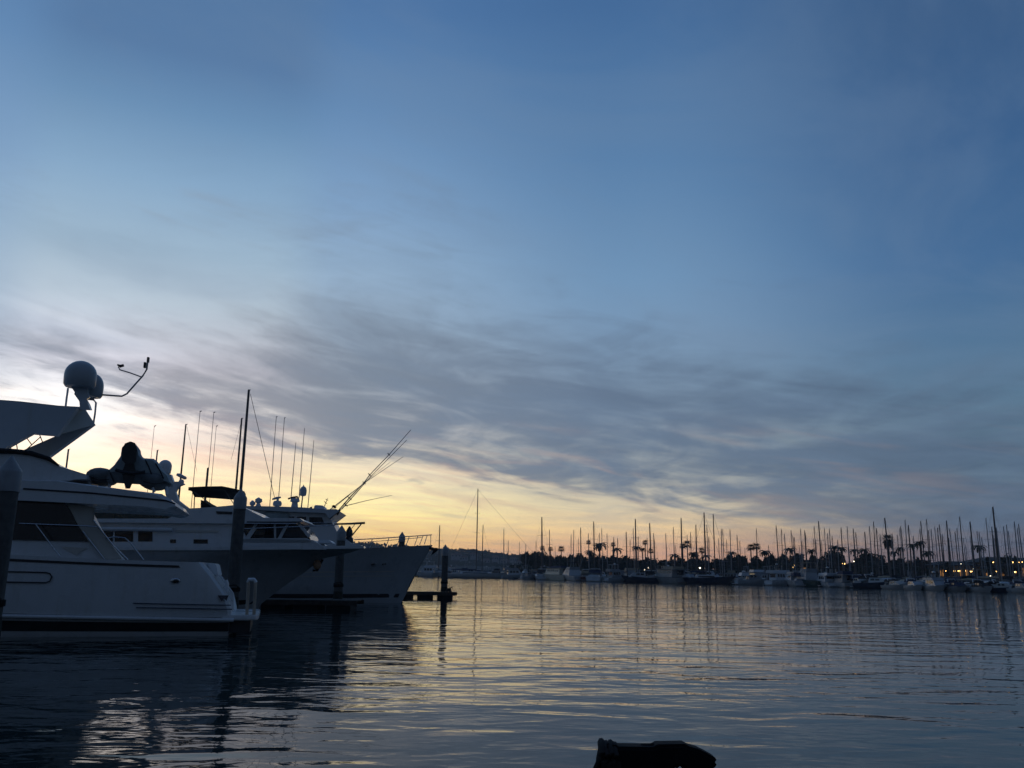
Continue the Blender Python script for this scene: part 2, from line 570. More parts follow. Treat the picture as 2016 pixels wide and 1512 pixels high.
# ------------------------------------------------------------------ setting: water, far bank, hills
SHORE = [(300, 1129), (700, 1134), (870, 1136.5), (1020, 1140), (1260, 1147), (1460, 1151), (1640, 1156), (1820, 1162), (2016, 1167.6), (2300, 1178)]


def shore_d(px):
    for (a, ya), (b_, yb) in zip(SHORE[:-1], SHORE[1:]):
        if a <= px <= b_:
            y = ya + (yb - ya) * (px - a) / (b_ - a)
            return at_z(px, y, 0).y
    return at_z(SHORE[0][0], SHORE[0][1], 0).y if px < 300 else at_z(2300, 1178, 0).y


mb = MB()
mb.add([(-2600, -300, 0), (2600, -300, 0), (2600, 2080, 0), (-2600, 2080, 0)], [(0, 1, 2, 3)])
tag(mb.build('water', 'water'), kind='structure')

# far bank: riprap slope, then flat ground
rows = [[], [], [], []]
for px in list(range(420, 2320, 50)):
    D = shore_d(px)
    for k, (off, z) in enumerate(((52, -0.5), (57, 1.5), (62, 1.7), (900, 2.6))):
        q = at_y(px, 1130, D + off)
        rows[k].append((q.x, q.y, z + (random.uniform(-0.15, 0.15) if k in (1,) else 0)))
mb = MB()
mb.rings(rows, caps=False, closed=False)
tag(mb.build('ground', 'soil', smooth=40), kind='structure')

# hills far behind, with a wooded ridge
RIDGE = [(-600, 1048), (0, 1052), (500, 1060), (640, 1063), (700, 1068), (760, 1075), (850, 1082), (925, 1084), (960, 1088), (1040, 1097), (1110, 1104), (1250, 1112), (1500, 1122)]  # leftmost stretch, out of view, added to block the low sun lamp


def ridge_y(px):
    for (a, ya), (b_, yb) in zip(RIDGE[:-1], RIDGE[1:]):
        if a <= px <= b_:
            return ya + (yb - ya) * (px - a) / (b_ - a)
    return 1122


HD = 1500.0
mb = MB()
top, mid, foot, back = [], [], [], []
for i in range(0, 211):
    px = -600 + i * 10
    q = at_y(px, ridge_y(px) + 2 + random.uniform(-0.8, 0.8), HD)
    m_ = at_y(px, 1112 + random.uniform(-2, 2), HD - 200)
    g = at_y(px, 1120, HD - 380)
    top.append(tuple(q))
    mid.append((m_.x, m_.y, max(4, min(m_.z, q.z * 0.6))))
    foot.append((g.x, g.y, 1.0))
    back.append((q.x, q.y + 500, 0))
mb.rings([foot, mid, top, back], caps=False, closed=False)
tag(mb.build('hill', 'hill', smooth=60), kind='structure')
mb = MB()
for i in range(900):
    px = random.uniform(600, 1200)
    big = random.random() ** 3
    q = at_y(px, ridge_y(px) + random.uniform(0, 4), HD - random.uniform(0, 30))
    rr = 1.2 + 3.4 * big
    for k in range(5):
        c = Vector((q.x + random.uniform(-rr, rr), q.y + random.uniform(-rr, rr), q.z + random.uniform(-1, rr * 1.2)))
        a = random.uniform(0, 6.28)
        s_ = rr * random.uniform(0.5, 0.9)
        mb.add([c + Vector((math.cos(a + j * 2.1) * s_, 0.3 * math.sin(a + j) * s_, math.sin(a + j * 2.1) * s_ * 0.8)) for j in range(3)], [(0, 1, 2)])
for i in range(2600):
    px = random.uniform(600, 1250)
    f_ = random.random()
    y_ = ridge_y(px) + 2 + f_ * (1118 - ridge_y(px)) * 0.8
    q = at_y(px, y_, HD - 10 - f_ * 330)
    for k in range(3):
        c = Vector((q.x + random.uniform(-4, 4), q.y, max(2.0, q.z + random.uniform(-1, 2))))
        a = random.uniform(0, 6.28)
        s_ = random.uniform(0.7, 2.6)
        mb.add([c + Vector((math.cos(a + j * 2.1) * s_ * 1.5, 0.3 * math.sin(a + j) * s_, math.sin(a + j * 2.1) * s_ * 0.7)) for j in range(3)], [(0, 1, 2)])
tag(mb.build('ridge_treeline', 'leaf'), 'dark ragged trees along the ridge and over the face of the distant hill', 'woods', kind='stuff')


random.seed(77)
for i, (px, dy) in enumerate(((888, 14), (905, 20), (926, 12), (947, 22), (968, 14), (985, 19), (1004, 13), (1018, 17))):
    d = HD - 260
    q = at_y(px, ridge_y(px) + dy, d)
    o = empty('hillside_house', (q.x, q.y, q.z))
    tag(o, 'tiny pale house on the distant hill, %s from the left' % ('first', 'second', 'third', 'fourth', 'fifth', 'sixth', 'seventh', 'eighth')[i], 'house', 'houses on the distant hill')
    L_, h_ = random.uniform(9, 16), random.uniform(3, 5)
    MB().box((0, 0, -4), (L_, 9, h_)).build('wall', 'stucco_grey', o)
    MB().rings([[(-0.6, -0.6, h_ + 0.02), (L_ + 0.6, -0.6, h_ + 0.02), (L_ + 0.6, 9.6, h_ + 0.02), (-0.6, 9.6, h_ + 0.02)], [(1.5, 4, h_ + 2.2), (L_ - 1.5, 4, h_ + 2.2), (L_ - 1.5, 5, h_ + 2.2), (1.5, 5, h_ + 2.2)]]).build('roof', 'roof_tile', o)
    for k in range(3):
        MB().box((L_ * (k + 0.3) / 3, -0.1, h_ * 0.35), (L_ * (k + 0.7) / 3, 0.05, h_ * 0.8)).build('window', 'dark_glass', o)

# ------------------------------------------------------------------ yacht with its stern towards the open water (nearest, left)
A = Frame(455, 29.3, R(15))
y1 = empty('motor_yacht', A.o, A.yaw)
tag(y1, 'white flybridge motor yacht nearest the camera, stern and swim platform towards the open water', 'yacht', 'motor yachts berthed side by side')
C1 = 2.6
U = lambda x, y, w_=0.0: A.p(x, y, w_)
lv = []
for (sx, sy, zb, hb, full) in ((397, 1107, 3.3, 2.60, 1.0), (423, 1140, 2.5, 2.58, 0.95), (447, 1175, 1.9, 2.54, 0.9), (454, 1206, 1.35, 2.50, 0.8), (454, 1216, 1.2, 2.47, 0.78)):
    q = U(sx, sy)
    lv.append((q[0], q[2], -19.0 + (3.3 - zb) * 0.8, zb, hb, full))
lv.append((lv[-1][0] - 0.05, lv[-1][1] - 0.06, -17.2, 1.0, 2.36, 0.7))
lv.append((lv[-1][0], 0.16, -16.8, 0.3, 2.26, 0.65))
lv.append((lv[-1][0], -0.5, -16.0, -0.4, 1.7, 0.6))
hull_mesh(lv, C1, 0.45).build('hull', 'gelcoat', y1, smooth=35)
strip_on(lv, C1, 5, 6, 0.0, 0.9, fa=0.3, fb=1.0, t0=0.45).build('boot_stripe', 'boot_stripe', y1)
strip_on(lv, C1, 0, 1, 0.045, 0.8, fa=0.22, fb=0.36, t0=0.45, off=0.02).build('rub_stripe', 'boot_stripe', y1)
MB().tube([U(262, 1187.5, 0.03), U(350, 1189.5, 0.03), U(455, 1191.5, 0.035)], 0.018).build('accent_stripe', 'navy_paint', y1)
MB().tube([U(268, 1196, 0.035), U(350, 1197.5, 0.035), U(457, 1199.5, 0.04)], 0.018).build('accent_stripe', 'navy_paint', y1)
# chine rail along the bottom of the topsides
MB().tube([U(-260, 1208, 0.1), U(20, 1213, 0.1), U(240, 1217, 0.1), U(460, 1221, 0.1)], 0.06, 8).build('chine_rail', 'gelcoat', y1, smooth=40)
# boarding gate outline, fairlead and vent
MB().tube([U(-40, 1124, 0.0), U(90, 1127, 0.0), U(98, 1129, 0.0), U(102, 1136, 0.0), U(98, 1144, 0.0), U(90, 1147, 0.0), U(-40, 1145, 0.0)], 0.022).build('gate_outline', 'black_plastic', y1)
q = U(345, 1143, -0.01)
fl = MB().ball(q, 0.15, 0.03, 0.09).build('fairlead', 'stainless', y1, smooth=60)
MB().ball((q[0] + 0.02, q[1] - 0.02, q[2] - 0.01), 0.10, 0.025, 0.055).build('fairlead_hole', 'black_plastic', fl, smooth=60)
MB().prism(A.poly([(429, 1172), (450, 1172), (446, 1183), (441, 1178), (436, 1184)], 0.03), 0.0, 0.06).build('name_emblem', 'navy_paint', y1)
# swim platform
us, ue = U(455, 1210)[0], U(509, 1214, 0.3)[0]
zp = U(480, 1212)[2]
pl = [(us - 0.3, 0.12), (ue - 0.35, 0.16), (ue - 0.1, 0.32), (ue, 0.6), (ue, 4.6), (ue - 0.1, 4.88), (ue - 0.35, 5.04), (us - 0.3, 5.08)]
MB().rings([[(a, b_, zp - 0.16) for a, b_ in pl], [(a, b_, zp) for a, b_ in pl]]).build('swim_platform', 'gelcoat', y1, bevel=0.03)
MB().box((us - 0.2, 0.5, 0.1), (ue - 0.25, 4.7, zp - 0.165)).build('platform_shade_block', 'boot_stripe', y1)  # dark block stands in for the shade under the platform
# boarding rails on the platform
for (xa, xb) in ((486, 489), (500, 503)):
    MB().tube([U(xa, 1210, 0.7), U(xb, 1146, 0.7)], 0.055, 8).build('boarding_post', 'fender_tan', y1, smooth=50)
MB().tube([U(487, 1147, 0.7), U(490, 1141, 0.7), U(500, 1141, 0.7), U(504, 1147, 0.7)], 0.06, 8).build('boarding_grip', 'white_plastic', y1, smooth=50)
MB().prism(A.poly([(409, 1108), (425, 1110), (430, 1134), (412, 1132)], 1.3), 1.3, 3.6).build('transom_locker', 'white_plastic', y1, bevel=0.03)
MB().tube([U(445, 1142, 0.9), U(447, 1150, 0.9), U(446, 1165, 0.9)], [0.05, 0.07, 0.05], 8).build('shore_power_inlet', 'white_plastic', y1, smooth=50)
# salon side
wall = A.poly([(-420, 1092), (-420, 975), (128, 985), (140, 1003), (155, 1033), (178, 1068), (207, 1101), (30, 1097)], 0.55)
cab = MB().prism(wall, 0.55, 4.65).build('salon', 'gelcoat', y1)
MB().prism(A.poly([(-300, 990), (46, 985.5), (127, 988), (139, 1006), (155, 1036), (176, 1066.5), (34, 1063), (-300, 1058)], 0.53), 0.5, 0.56).build('salon_window', 'dark_glass', cab)
MB().prism(A.poly([(128, 986), (186, 1000), (184, 1026), (241, 1101), (207, 1102), (178, 1070), (155, 1035), (139, 1004)], 0.5), 0.42, 0.62).build('wing_pillar', 'soffit', y1, bevel=0.02)
MB().tube([U(163, 1046, 0.4), U(206, 1101, 0.4)], 0.02).build('pillar_trim', 'stainless', y1)
MB().prism(A.poly([(128, 990), (186, 1000), (184, 1026), (241, 1101), (207, 1102), (160, 1040)], 4.6), 4.55, 4.75).build('wing_pillar', 'soffit', y1)
MB().prism(A.poly([(120, 1076), (172, 1079), (158, 1086), (152, 1093), (138, 1086)], 0.52), 0.51, 0.55).build('louvre_or_shadow_mark', 'soffit', y1)  # grey patch painted in as the shadow mark on the salon wall
# rails
MB().tube([U(38, 1030.5, 0.1), U(100, 1033, 0.1), U(160, 1035, 0.1), U(190, 1037, 0.1)], 0.018).build('handrail', 'stainless', y1)
MB().tube([U(70, 1032, 0.1), U(108, 1083, 0.1), U(121, 1098, 0.1)], 0.018).build('handrail', 'stainless', y1)
MB().tube([U(184, 1024, 0.3), U(200, 1045, 0.3), U(222, 1073, 0.3), U(252, 1102, 0.3)], 0.024).build('handrail', 'stainless', y1)
MB().tube([U(209, 1060, 0.35), U(224, 1057, 0.35), U(246, 1059, 0.35), U(258, 1070, 0.35), U(283, 1102, 0.35)], 0.02).build('handrail', 'stainless', y1)
# flybridge deck reaching aft
fas = A.poly([(-420, 922), (53, 944), (113, 945), (171, 953), (248, 963.5), (318, 972), (336, 983), (346, 996), (338, 1001), (300, 995), (178, 989.5), (46, 983), (-420, 960)], 0.0)
n_ = len(fas)
mbk = MB()
rr_ = []
for wv, sh in ((0.0, 0.18), (0.12, 0.0), (5.08, 0.0), (5.2, 0.18)):
    cu_ = sum(a for a, _ in fas) / n_
    rr_.append([(a - sh * (1 if a > -3 else 0), wv, b_ + (0.04 if b_ < 4.0 else -0.04) * (1 if sh else 0)) for a, b_ in fas])
mbk.rings(rr_)
fd = mbk.build('flybridge_deck', 'gelcoat', y1)
MB().tube([U(46, 962, -0.015), U(180, 970.5, -0.015), U(327, 985.5, -0.015), U(345, 992, 0.0)], 0.028).build('deck_seam', 'boot_stripe', fd)
pz = lambda a: None
sp = [(U(-200, 985)[0], 4.0), (U(120, 990)[0], 4.0), (U(330, 1000)[0], 3.9)]
zs = min(b_ for _, b_ in fas[8:10])
# flybridge coaming and its dark windscreen trim
coam = [(-420, 872), (0, 889), (30, 889), (62, 893), (98, 905), (118, 918), (170, 934), (171, 943), (145, 944), (140, 946), (113, 947), (50, 947), (-420, 925)]
MB().prism(A.poly(coam, 0.35), 0.35, 4.85).build('flybridge_coaming', 'gelcoat', y1)
MB().tube([U(-300, 872, 0.3), U(0, 887.5, 0.3), U(30, 888.5, 0.3), U(60, 892, 0.3), U(96, 903, 0.3), U(116, 917, 0.3)], [0.09, 0.09, 0.08, 0.08, 0.07, 0.03], 8).build('coaming_trim', 'black_canvas', y1, smooth=50)
MB().tube([U(130, 946, 1.0), U(131, 951, 1.0)], 0.03).build('coaming_foot', 'stainless', y1)
# hardtop and radar arch
MB().prism(A.poly([(-420, 950), (-420, 755), (0, 787), (40, 790), (130, 800), (152, 803), (112, 857), (62, 853), (5, 885), (-60, 915)], 1.0), 1.0, 1.35).build('arch_side', 'gelcoat_cool', y1)
MB().prism(A.poly([(20, 795), (166, 803), (187, 836), (97, 902), (48, 888), (117, 858), (62, 850)], 3.3), 3.1, 3.45).build('arch_side', 'gelcoat_cool', y1)
pa, pb = A.poly([(152, 803.5), (112, 856)], 1.35), A.poly([(166, 803.5), (187, 836), (117, 857)], 3.1)
MB().add([(pa[0][0], 1.35, pa[0][1]), (pa[1][0], 1.35, pa[1][1]), (pb[2][0], 3.1, pb[2][1]), (pb[1][0], 3.1, pb[1][1]), (pb[0][0], 3.1, pb[0][1]),
          (pa[0][0] - 0.5, 1.35, pa[0][1]), (pb[0][0] - 0.6, 3.1, pb[0][1])],
         [(0, 1, 2, 3, 4), (0, 4, 6, 5), (1, 5, 6, 2)]).build('arch_beam', 'soffit', y1)
ta, tb_ = A.poly([(-420, 756), (20, 789.5), (150, 803)], 1.35), A.poly([(-300, 780), (40, 797), (150, 804)], 3.1)
MB().rings([[(a, 1.34, b_) for a, b_ in ta] + [(a, 1.34, b_ - 0.12) for a, b_ in reversed(ta)], [(a, 3.11, b_) for a, b_ in tb_] + [(a, 3.11, b_ - 0.12) for a, b_ in reversed(tb_)]]).build('hardtop', 'gelcoat_cool', y1)
for (a, b_) in (((51, 860), (62, 875)), ((78, 856), (84, 871)), ((32, 869), (34, 884)), ((50, 887), (80, 860)), ((20, 877), (22, 886))):
    MB().tube([U(*a, 2.2), U(*b_, 2.2)], 0.018).build('canvas_strap', 'wire', y1)
# radar domes, their bracket and hoops
def dome(cx, cy, rpx, w_, hpx, name):
    c = U(cx, cy, w_)
    r_ = rpx * 31.5 / FPX
    hh_ = hpx * 31.5 / FPX
    prof = [(0.3 * r_, -hh_ * 0.46), (0.86 * r_, -hh_ * 0.45), (0.98 * r_, -hh_ * 0.36), (r_, -hh_ * 0.12)] + [(r_ * math.cos(k * math.pi / 14), -hh_ * 0.02 + hh_ * 0.52 * math.sin(k * math.pi / 14)) for k in range(0, 8)]
    return MB().lathe(prof, c, 22).build(name, 'gelcoat_grey', y1, smooth=50)
dome(159, 738, 28.5, 2.0, 54, 'satellite_dome')
dome(182, 760, 20.5, 2.9, 50, 'satellite_dome')
MB().rings([[U(x, y, 2.0) for x, y in ring] + [U(x + 4, y, 2.5) for x, y in reversed(ring)] for ring in
            ([(140, 762), (172, 762)], [(147, 772), (172, 775)], [(146, 776), (176, 782)], [(156, 790), (168, 787)], [(157, 800), (174, 797)], [(150, 806), (178, 808)])]).build('dome_bracket', 'gelcoat_cool', y1)
MB().tube([U(134, 764, 1.5), U(131, 785, 1.5), U(129, 802, 1.5)], 0.035, 8).build('hoop', 'stainless', y1, smooth=50)
MB().tube([U(166, 785, 3.2), U(184, 787, 3.2), U(189, 793, 3.2), U(187, 815, 3.2), U(184, 834, 3.2)], 0.035, 8).build('hoop', 'stainless', y1, smooth=50)
arm = MB().tube([U(198, 777, 2.9), U(225, 779, 2.9), U(240, 780, 2.9), U(250, 775, 2.9), U(264, 759, 2.9), U(281, 740, 2.9), U(289, 727, 2.9), U(291, 710, 2.9)], 0.032, 8).build('sensor_arm', 'aluminium', y1, smooth=50)
MB().tube([U(278, 742, 2.9), U(256, 734, 2.9), U(236, 728, 2.9), U(233, 722, 2.9)], 0.024).build('sensor_branch', 'aluminium', arm)
MB().tube([U(231, 718, 2.9), U(237, 721, 2.9), U(244, 719, 2.9)], [0.03, 0.06, 0.05]).build('wind_vane', 'black_plastic', arm)
MB().box(*[tuple(map(f, U(282, 723, 2.84), U(289, 715, 3.0))) for f in (min, max)]).build('wind_sensor', 'black_plastic', arm)
MB().box(*[tuple(map(f, U(288.5, 712, 2.84), U(295, 705, 3.0))) for f in (min, max)]).build('wind_sensor', 'black_plastic', arm)

# ------------------------------------------------------------------ inflatable dinghy lying across the aft flybridge deck, stern towards us
dg = empty('inflatable_dinghy', A.o, A.yaw)
tag(dg, 'dark inflatable dinghy under a grey cover, stowed on the aft deck above the stern', 'dinghy')
def sausage(cx, cy, rx, ry, w0, w1):
    c = A.p(cx, cy, w0)
    k_ = 30.0 / FPX
    m_ = MB()
    ring = []
    for (wv, s_) in ((w0 - 0.45, 0.12), (w0 - 0.36, 0.45), (w0 - 0.2, 0.75), (w0, 0.95), (w0 + 0.25, 1.0), (w1, 1.0)):
        ring.append([(c[0] + rx * k_ * s_ * math.cos(j * math.pi / 8), wv, c[2] + ry * k_ * s_ * math.sin(j * math.pi / 8)) for j in range(16)])
    return m_.rings(ring)
sausage(196, 936, 26, 16, 1.2, 2.3).build('tube', 'hypalon', dg, smooth=50)
sausage(300, 944, 29, 17, 1.2, 2.3).build('tube', 'hypalon', dg, smooth=50)
MB().rings([[A.p(x, y, 0.95) for x, y in ((205, 928), (300, 932), (296, 955), (212, 950))], [A.p(x, y, 1.02) for x, y in ((205, 928), (300, 932), (296, 955), (212, 950))]]).build('transom', 'hypalon', dg)
ol = [(208, 929), (224, 915), (234, 897), (240, 880), (246, 872), (256, 868), (266, 871), (271, 881), (272, 892), (284, 901), (300, 902), (311, 909), (318, 922), (330, 936), (338, 950), (300, 940), (272, 925), (252, 922), (236, 926)]
cv = []
for wv, k in ((1.0, 0.9), (1.15, 1.0), (1.5, 0.96), (2.2, 0.80), (3.4, 0.62)):
    c0 = A.p(270, 940, 1.0)
    cv.append([(c0[0] + (a - c0[0]) * (0.5 + 0.5 * k) + 0.03 * math.sin(i * 2.3 + wv * 3), wv, c0[2] + (b_ - c0[2]) * k) for i, (a, b_) in enumerate(A.poly(ol, 1.0))])
MB().rings(cv).build('cover', 'grey_canvas', dg, smooth=60)
for (xa, ya, xb, yb) in ((214, 926, 224, 948), (286, 905, 300, 938), (306, 912, 322, 942)):
    MB().tube([A.p(xa, ya, 1.02), A.p((xa + xb) / 2, (ya + yb) / 2 - 2, 0.92), A.p(xb, yb, 0.86)], 0.022).build('strap', 'black_canvas', dg)
for (xa, ya, xb, yb) in ((176, 938, 214, 944), (282, 948, 326, 950)):
    MB().tube([A.p(xa, ya, 0.8), A.p((xa + xb) / 2, (ya + yb) / 2 + 4, 0.72), A.p(xb, yb, 0.8)], 0.018).build('grab_line', 'rope', dg)
mot = MB()
mot.rings([[A.p(x, y, wv) for x, y in ((240, 884), (246, 873), (256, 869), (266, 872), (270, 884), (268, 908), (262, 914), (248, 914), (240, 906))] for wv in (0.55, 0.62, 1.0)])
mt = mot.build('outboard_motor', 'black_plastic', dg, smooth=40)
MB().rings([[A.p(x, y, wv) for x, y in ((247, 912), (264, 913), (268, 930), (262, 948), (256, 962), (247, 962), (243, 945), (240, 930))] for wv in (0.62, 0.8)]).build('motor_leg', 'black_plastic', mt, smooth=40)
MB().tube([A.p(228, 925, 0.6), A.p(244, 930, 0.55), A.p(262, 932, 0.55), A.p(286, 929, 0.6)], 0.06, 7).build('motor_bracket', 'black_plastic', mt)
for (xa, ya, xb, yb) in ((172, 945, 178, 955), (300, 960, 304, 969), (215, 952, 216, 959), (328, 958, 329, 973)):
    MB().tube([A.p(xa, ya, 1.1), A.p(xb, yb, 1.1)], 0.05).build('chock', 'white_plastic', dg)

# ------------------------------------------------------------------ second yacht, raised pilothouse, bow towards the open water
B = Frame(715, 43.0, R(5))
y2 = empty('pilothouse_yacht', B.o, B.yaw)
tag(y2, 'white raised-pilothouse yacht with flared bow and black bimini, berthed behind the nearest yacht', 'yacht', 'motor yachts berthed side by side')
C2 = 2.7
V = lambda x, y, w_=0.0: B.p(x, y, w_)
lv2 = []
for (sy, bx, by, hb, full) in ((1079, 716, 1079, 2.70, 1.0), (1086, 690, 1088, 2.66, 0.97), (1100, 634, 1100, 2.56, 0.9), (1130, 598, 1128, 2.42, 0.8), (1160, 556, 1156, 2.3, 0.72), (1198, 515, 1188, 2.2, 0.65)):
    qs, qb = V(-60, sy, 0.0), V(bx, by, C2)
    lv2.append((-20.0, qs[2], qb[0], qb[2], hb, full))
lv2.append((-19.8, -0.5, lv2[-1][2] - 0.5, -0.5, 1.6, 0.6))
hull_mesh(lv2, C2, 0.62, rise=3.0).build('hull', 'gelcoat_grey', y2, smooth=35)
strip_on(lv2, C2, 4, 5, 0.0, 0.97, fa=0.72, fb=1.0, t0=0.62, rise=3.0).build('boot_stripe', 'boot_stripe', y2)
# bulwark cap band
zc = lv2[0][1]
cap = []
for i in range(31):
    t_ = i / 30
    q = 0.62
    sh = 1.0 if t_ < q else max(0.0, 1 - ((t_ - q) / (1 - q)) ** 2.1) ** 0.85
    hw = 2.72 * sh
    uu = -20 + (lv2[0][2] + 20) * t_
    zz = zc + (lv2[0][3] - zc) * t_ ** 3
    cap.append((uu, C2 - hw, zz))
m_ = MB()
m_.rings([[(a[0], a[1] - 0.05, a[2] - 0.02), (a[0], a[1] - 0.05, a[2] + 0.13), (a[0], a[1] + 0.1, a[2] + 0.13), (a[0], a[1] + 0.1, a[2] - 0.02)] for a in cap])
m_.rings([[(a[0], 2 * C2 - a[1] + 0.05, a[2] - 0.02), (a[0], 2 * C2 - a[1] + 0.05, a[2] + 0.13), (a[0], 2 * C2 - a[1] - 0.1, a[2] + 0.13), (a[0], 2 * C2 - a[1] - 0.1, a[2] - 0.02)] for a in cap])
m_.build('cap_rail', 'gelcoat', y2)
# deckhouse
hs = MB().prism(B.poly([(-60, 1080), (-60, 1022), (350, 1024), (470, 1028), (486, 1060), (615, 1063), (640, 1078), (640, 1082)], 0.8), 0.8, 4.6).build('deckhouse', 'gelcoat', y2)
for (a, b_, c_, d_) in ((205, 1046, 222, 1066), (226, 1046, 262, 1066), (272, 1046, 300, 1066), (381, 1062, 409, 1070), (335, 1062, 346, 1069)):
    MB().prism(B.poly([(a, b_), (c_, b_), (c_, d_), (a, d_)], 0.78), 0.77, 0.82).build('side_window', 'dark_glass', hs)
MB().prism(B.poly([(345, 1043.5), (430, 1044.5), (430, 1048), (345, 1048)], 0.78), 0.76, 0.82).build('louvre_or_shadow_mark', 'soffit', hs)  # ventilation louvre in the deckhouse side
MB().tube([V(-60, 1040, 0.7), V(200, 1041, 0.7), V(340, 1043, 0.7)], 0.10, 8).build('deck_molding', 'gelcoat', hs, smooth=40)
MB().tube([V(340, 1026, 0.78), V(400, 1026.5, 0.78), V(462, 1027, 0.78)], 0.02).build('seam', 'boot_stripe', hs)
MB().prism(B.poly([(150, 1000), (338, 1004), (338, 1021), (150, 1021)], 1.0), 1.0, 4.4).build('aft_screen', 'green_glass', y2)
# flybridge side
MB().prism(B.poly([(-60, 1026), (-60, 1021), (330, 1021), (372, 1001), (415, 998.5), (466, 994), (488, 1003), (520, 1019.5), (590, 1020), (598, 1026), (590, 1029.5), (470, 1031), (350, 1030)], 0.6), 0.6, 4.8).build('flybridge', 'gelcoat', y2)
MB().prism(B.poly([(425, 1006.5), (457, 1007.5), (457, 1012.5), (427, 1012)], 0.58), 0.57, 0.62).build('slit_window', 'dark_glass', y2)
MB().tube([V(486, 1027.5, 0.57), V(540, 1028, 0.57), V(592, 1027.5, 0.57)], 0.03).build('brow_shadow_strip', 'boot_stripe', y2)  # dark tube drawn in as the shade line under the brow
# pilothouse glazing
ph = MB().prism(B.poly([(470, 1030), (588, 1029), (606, 1052), (612, 1063), (470, 1063)], 0.95), 0.95, 4.45).build('pilothouse', 'dark_glass', y2)
for pts in (((503, 1030), (508, 1030), (487, 1061), (481, 1061)), ((500, 1041), (505, 1041), (491, 1061), (487, 1061)), ((539, 1030), (543.5, 1030), (543.5, 1061), (540, 1061)), ((557, 1041), (566, 1030), (570, 1030), (553, 1061), (546, 1061)), ((583, 1029), (590, 1029), (612, 1056), (606, 1058))):
    MB().prism(B.poly(pts, 0.9), 0.88, 0.97).build('mullion', 'gelcoat', ph)
MB().prism(B.poly([(470, 1060), (604, 1059.5), (613, 1064), (616, 1070), (470, 1070)], 0.85), 0.8, 4.6).build('trunk_cabin', 'gelcoat', y2, bevel=0.03)
MB().prism(B.poly([(626, 1062), (648, 1063), (655, 1070), (625, 1070)], 1.6), 1.6, 3.4).build('foredeck_hatch', 'white_plastic', y2, bevel=0.04)
for k, (xa, ya, xb, yb) in enumerate(((480, 1041, 660, 1034), (480, 1030.5, 585, 1031))):
    MB().tube([V(xa, ya, 0.3), V((xa + xb) / 2, (ya + yb) / 2, 0.3), V(xb, yb, 0.3)], 0.022).build('side_rail', 'stainless', y2)
# anchor in its pocket
q = V(626, 1112, C2)
an = MB().ball((q[0], q[1] - 0.28, q[2]), 0.22, 0.2, 0.26).build('anchor', 'orange_buoy', y2, smooth=60)
MB().tube([(q[0] - 0.2, q[1] - 0.3, q[2] - 0.28), (q[0], q[1] - 0.34, q[2] - 0.3), (q[0] + 0.25, q[1] - 0.3, q[2] + 0.28)], 0.07).build('anchor_fluke', 'cast_iron', an)
# curved radar arch with dome and scanner
MB().prism(B.poly([(318, 930), (336, 934), (341, 948), (357, 948), (362, 953), (350, 958), (345, 968), (351, 985), (373, 1002), (340, 1006), (326, 975)], 1.0), 1.0, 1.3).build('radar_arch', 'gelcoat', y2, smooth=30)
q = V(325, 918, 1.6)
MB().lathe([(0.1, -0.42), (0.3, -0.36), (0.33, -0.1)] + [(0.33 * math.cos(k * math.pi / 12), 0.33 * math.sin(k * math.pi / 12)) for k in range(7)], q, 18).build('satellite_dome', 'gelcoat', y2, smooth=50)
q = V(357, 949, 1.2)
rd = MB().ball(q, 0.14).build('radar_pedestal', 'gelcoat', y2, smooth=60)
MB().tube([V(348, 934, 1.2), V(352, 935, 1.2), V(364, 941, 1.2), V(367, 942, 1.2)], [0.06, 0.09, 0.09, 0.05], 8).build('radar_scanner', 'gelcoat', rd, smooth=50)
# black bimini
near_ = [V(371, 959, 0.8), V(404, 957.5, 0.8), V(437, 957, 0.8), V(462, 962, 0.8), V(481, 967, 0.8), V(484, 973, 0.8)]
far_ = [V(383, 977, 3.0), V(404, 978, 3.0), V(426, 979.5, 3.0), V(446, 981, 3.0), V(464, 982.5, 3.0), V(478, 978, 3.0)]
m_ = MB()
m_.rings([[a for a in near_], [tuple(Vector(a).lerp(Vector(b_), 0.5) + Vector((0, 0, 0.1))) for a, b_ in zip(near_, far_)], [b_ for b_ in far_]], caps=False, closed=False)
m_.rings([[(a[0], a[1], a[2] - 0.16) for a in near_], [tuple(Vector(a).lerp(Vector(b_), 0.5) + Vector((0, 0, 0.03))) for a, b_ in zip(near_, far_)], [(b_[0], b_[1], b_[2] - 0.05) for b_ in far_]], caps=False, closed=False)
m_.rings([[a for a in near_], [(a[0], a[1], a[2] - 0.16) for a in near_]], caps=False, closed=False)
m_.rings([[a for a in far_], [(a[0], a[1], a[2] - 0.05) for a in far_]], caps=False, closed=False)
m_.build('bimini', 'black_canvas', y2, smooth=60)
for (xa, ya, xb, yb, wv) in ((383, 978, 382, 1001, 3.0), (404, 980, 402, 1000, 3.0), (376, 965, 428, 1000, 0.9), (402, 985, 430, 1000, 0.9), (480, 968, 476, 997, 0.9), (440, 962, 462, 995, 0.9)):
    MB().tube([V(xa, ya, wv), V(xb, yb, wv)], 0.028 if ya > 970 else 0.018).build('bimini_pole', 'wire', y2)
MB().prism(B.poly([(395, 984), (412, 994), (416, 1000), (395, 1000)], 2.0), 2.0, 3.2).build('helm_seat', 'black_canvas', y2)

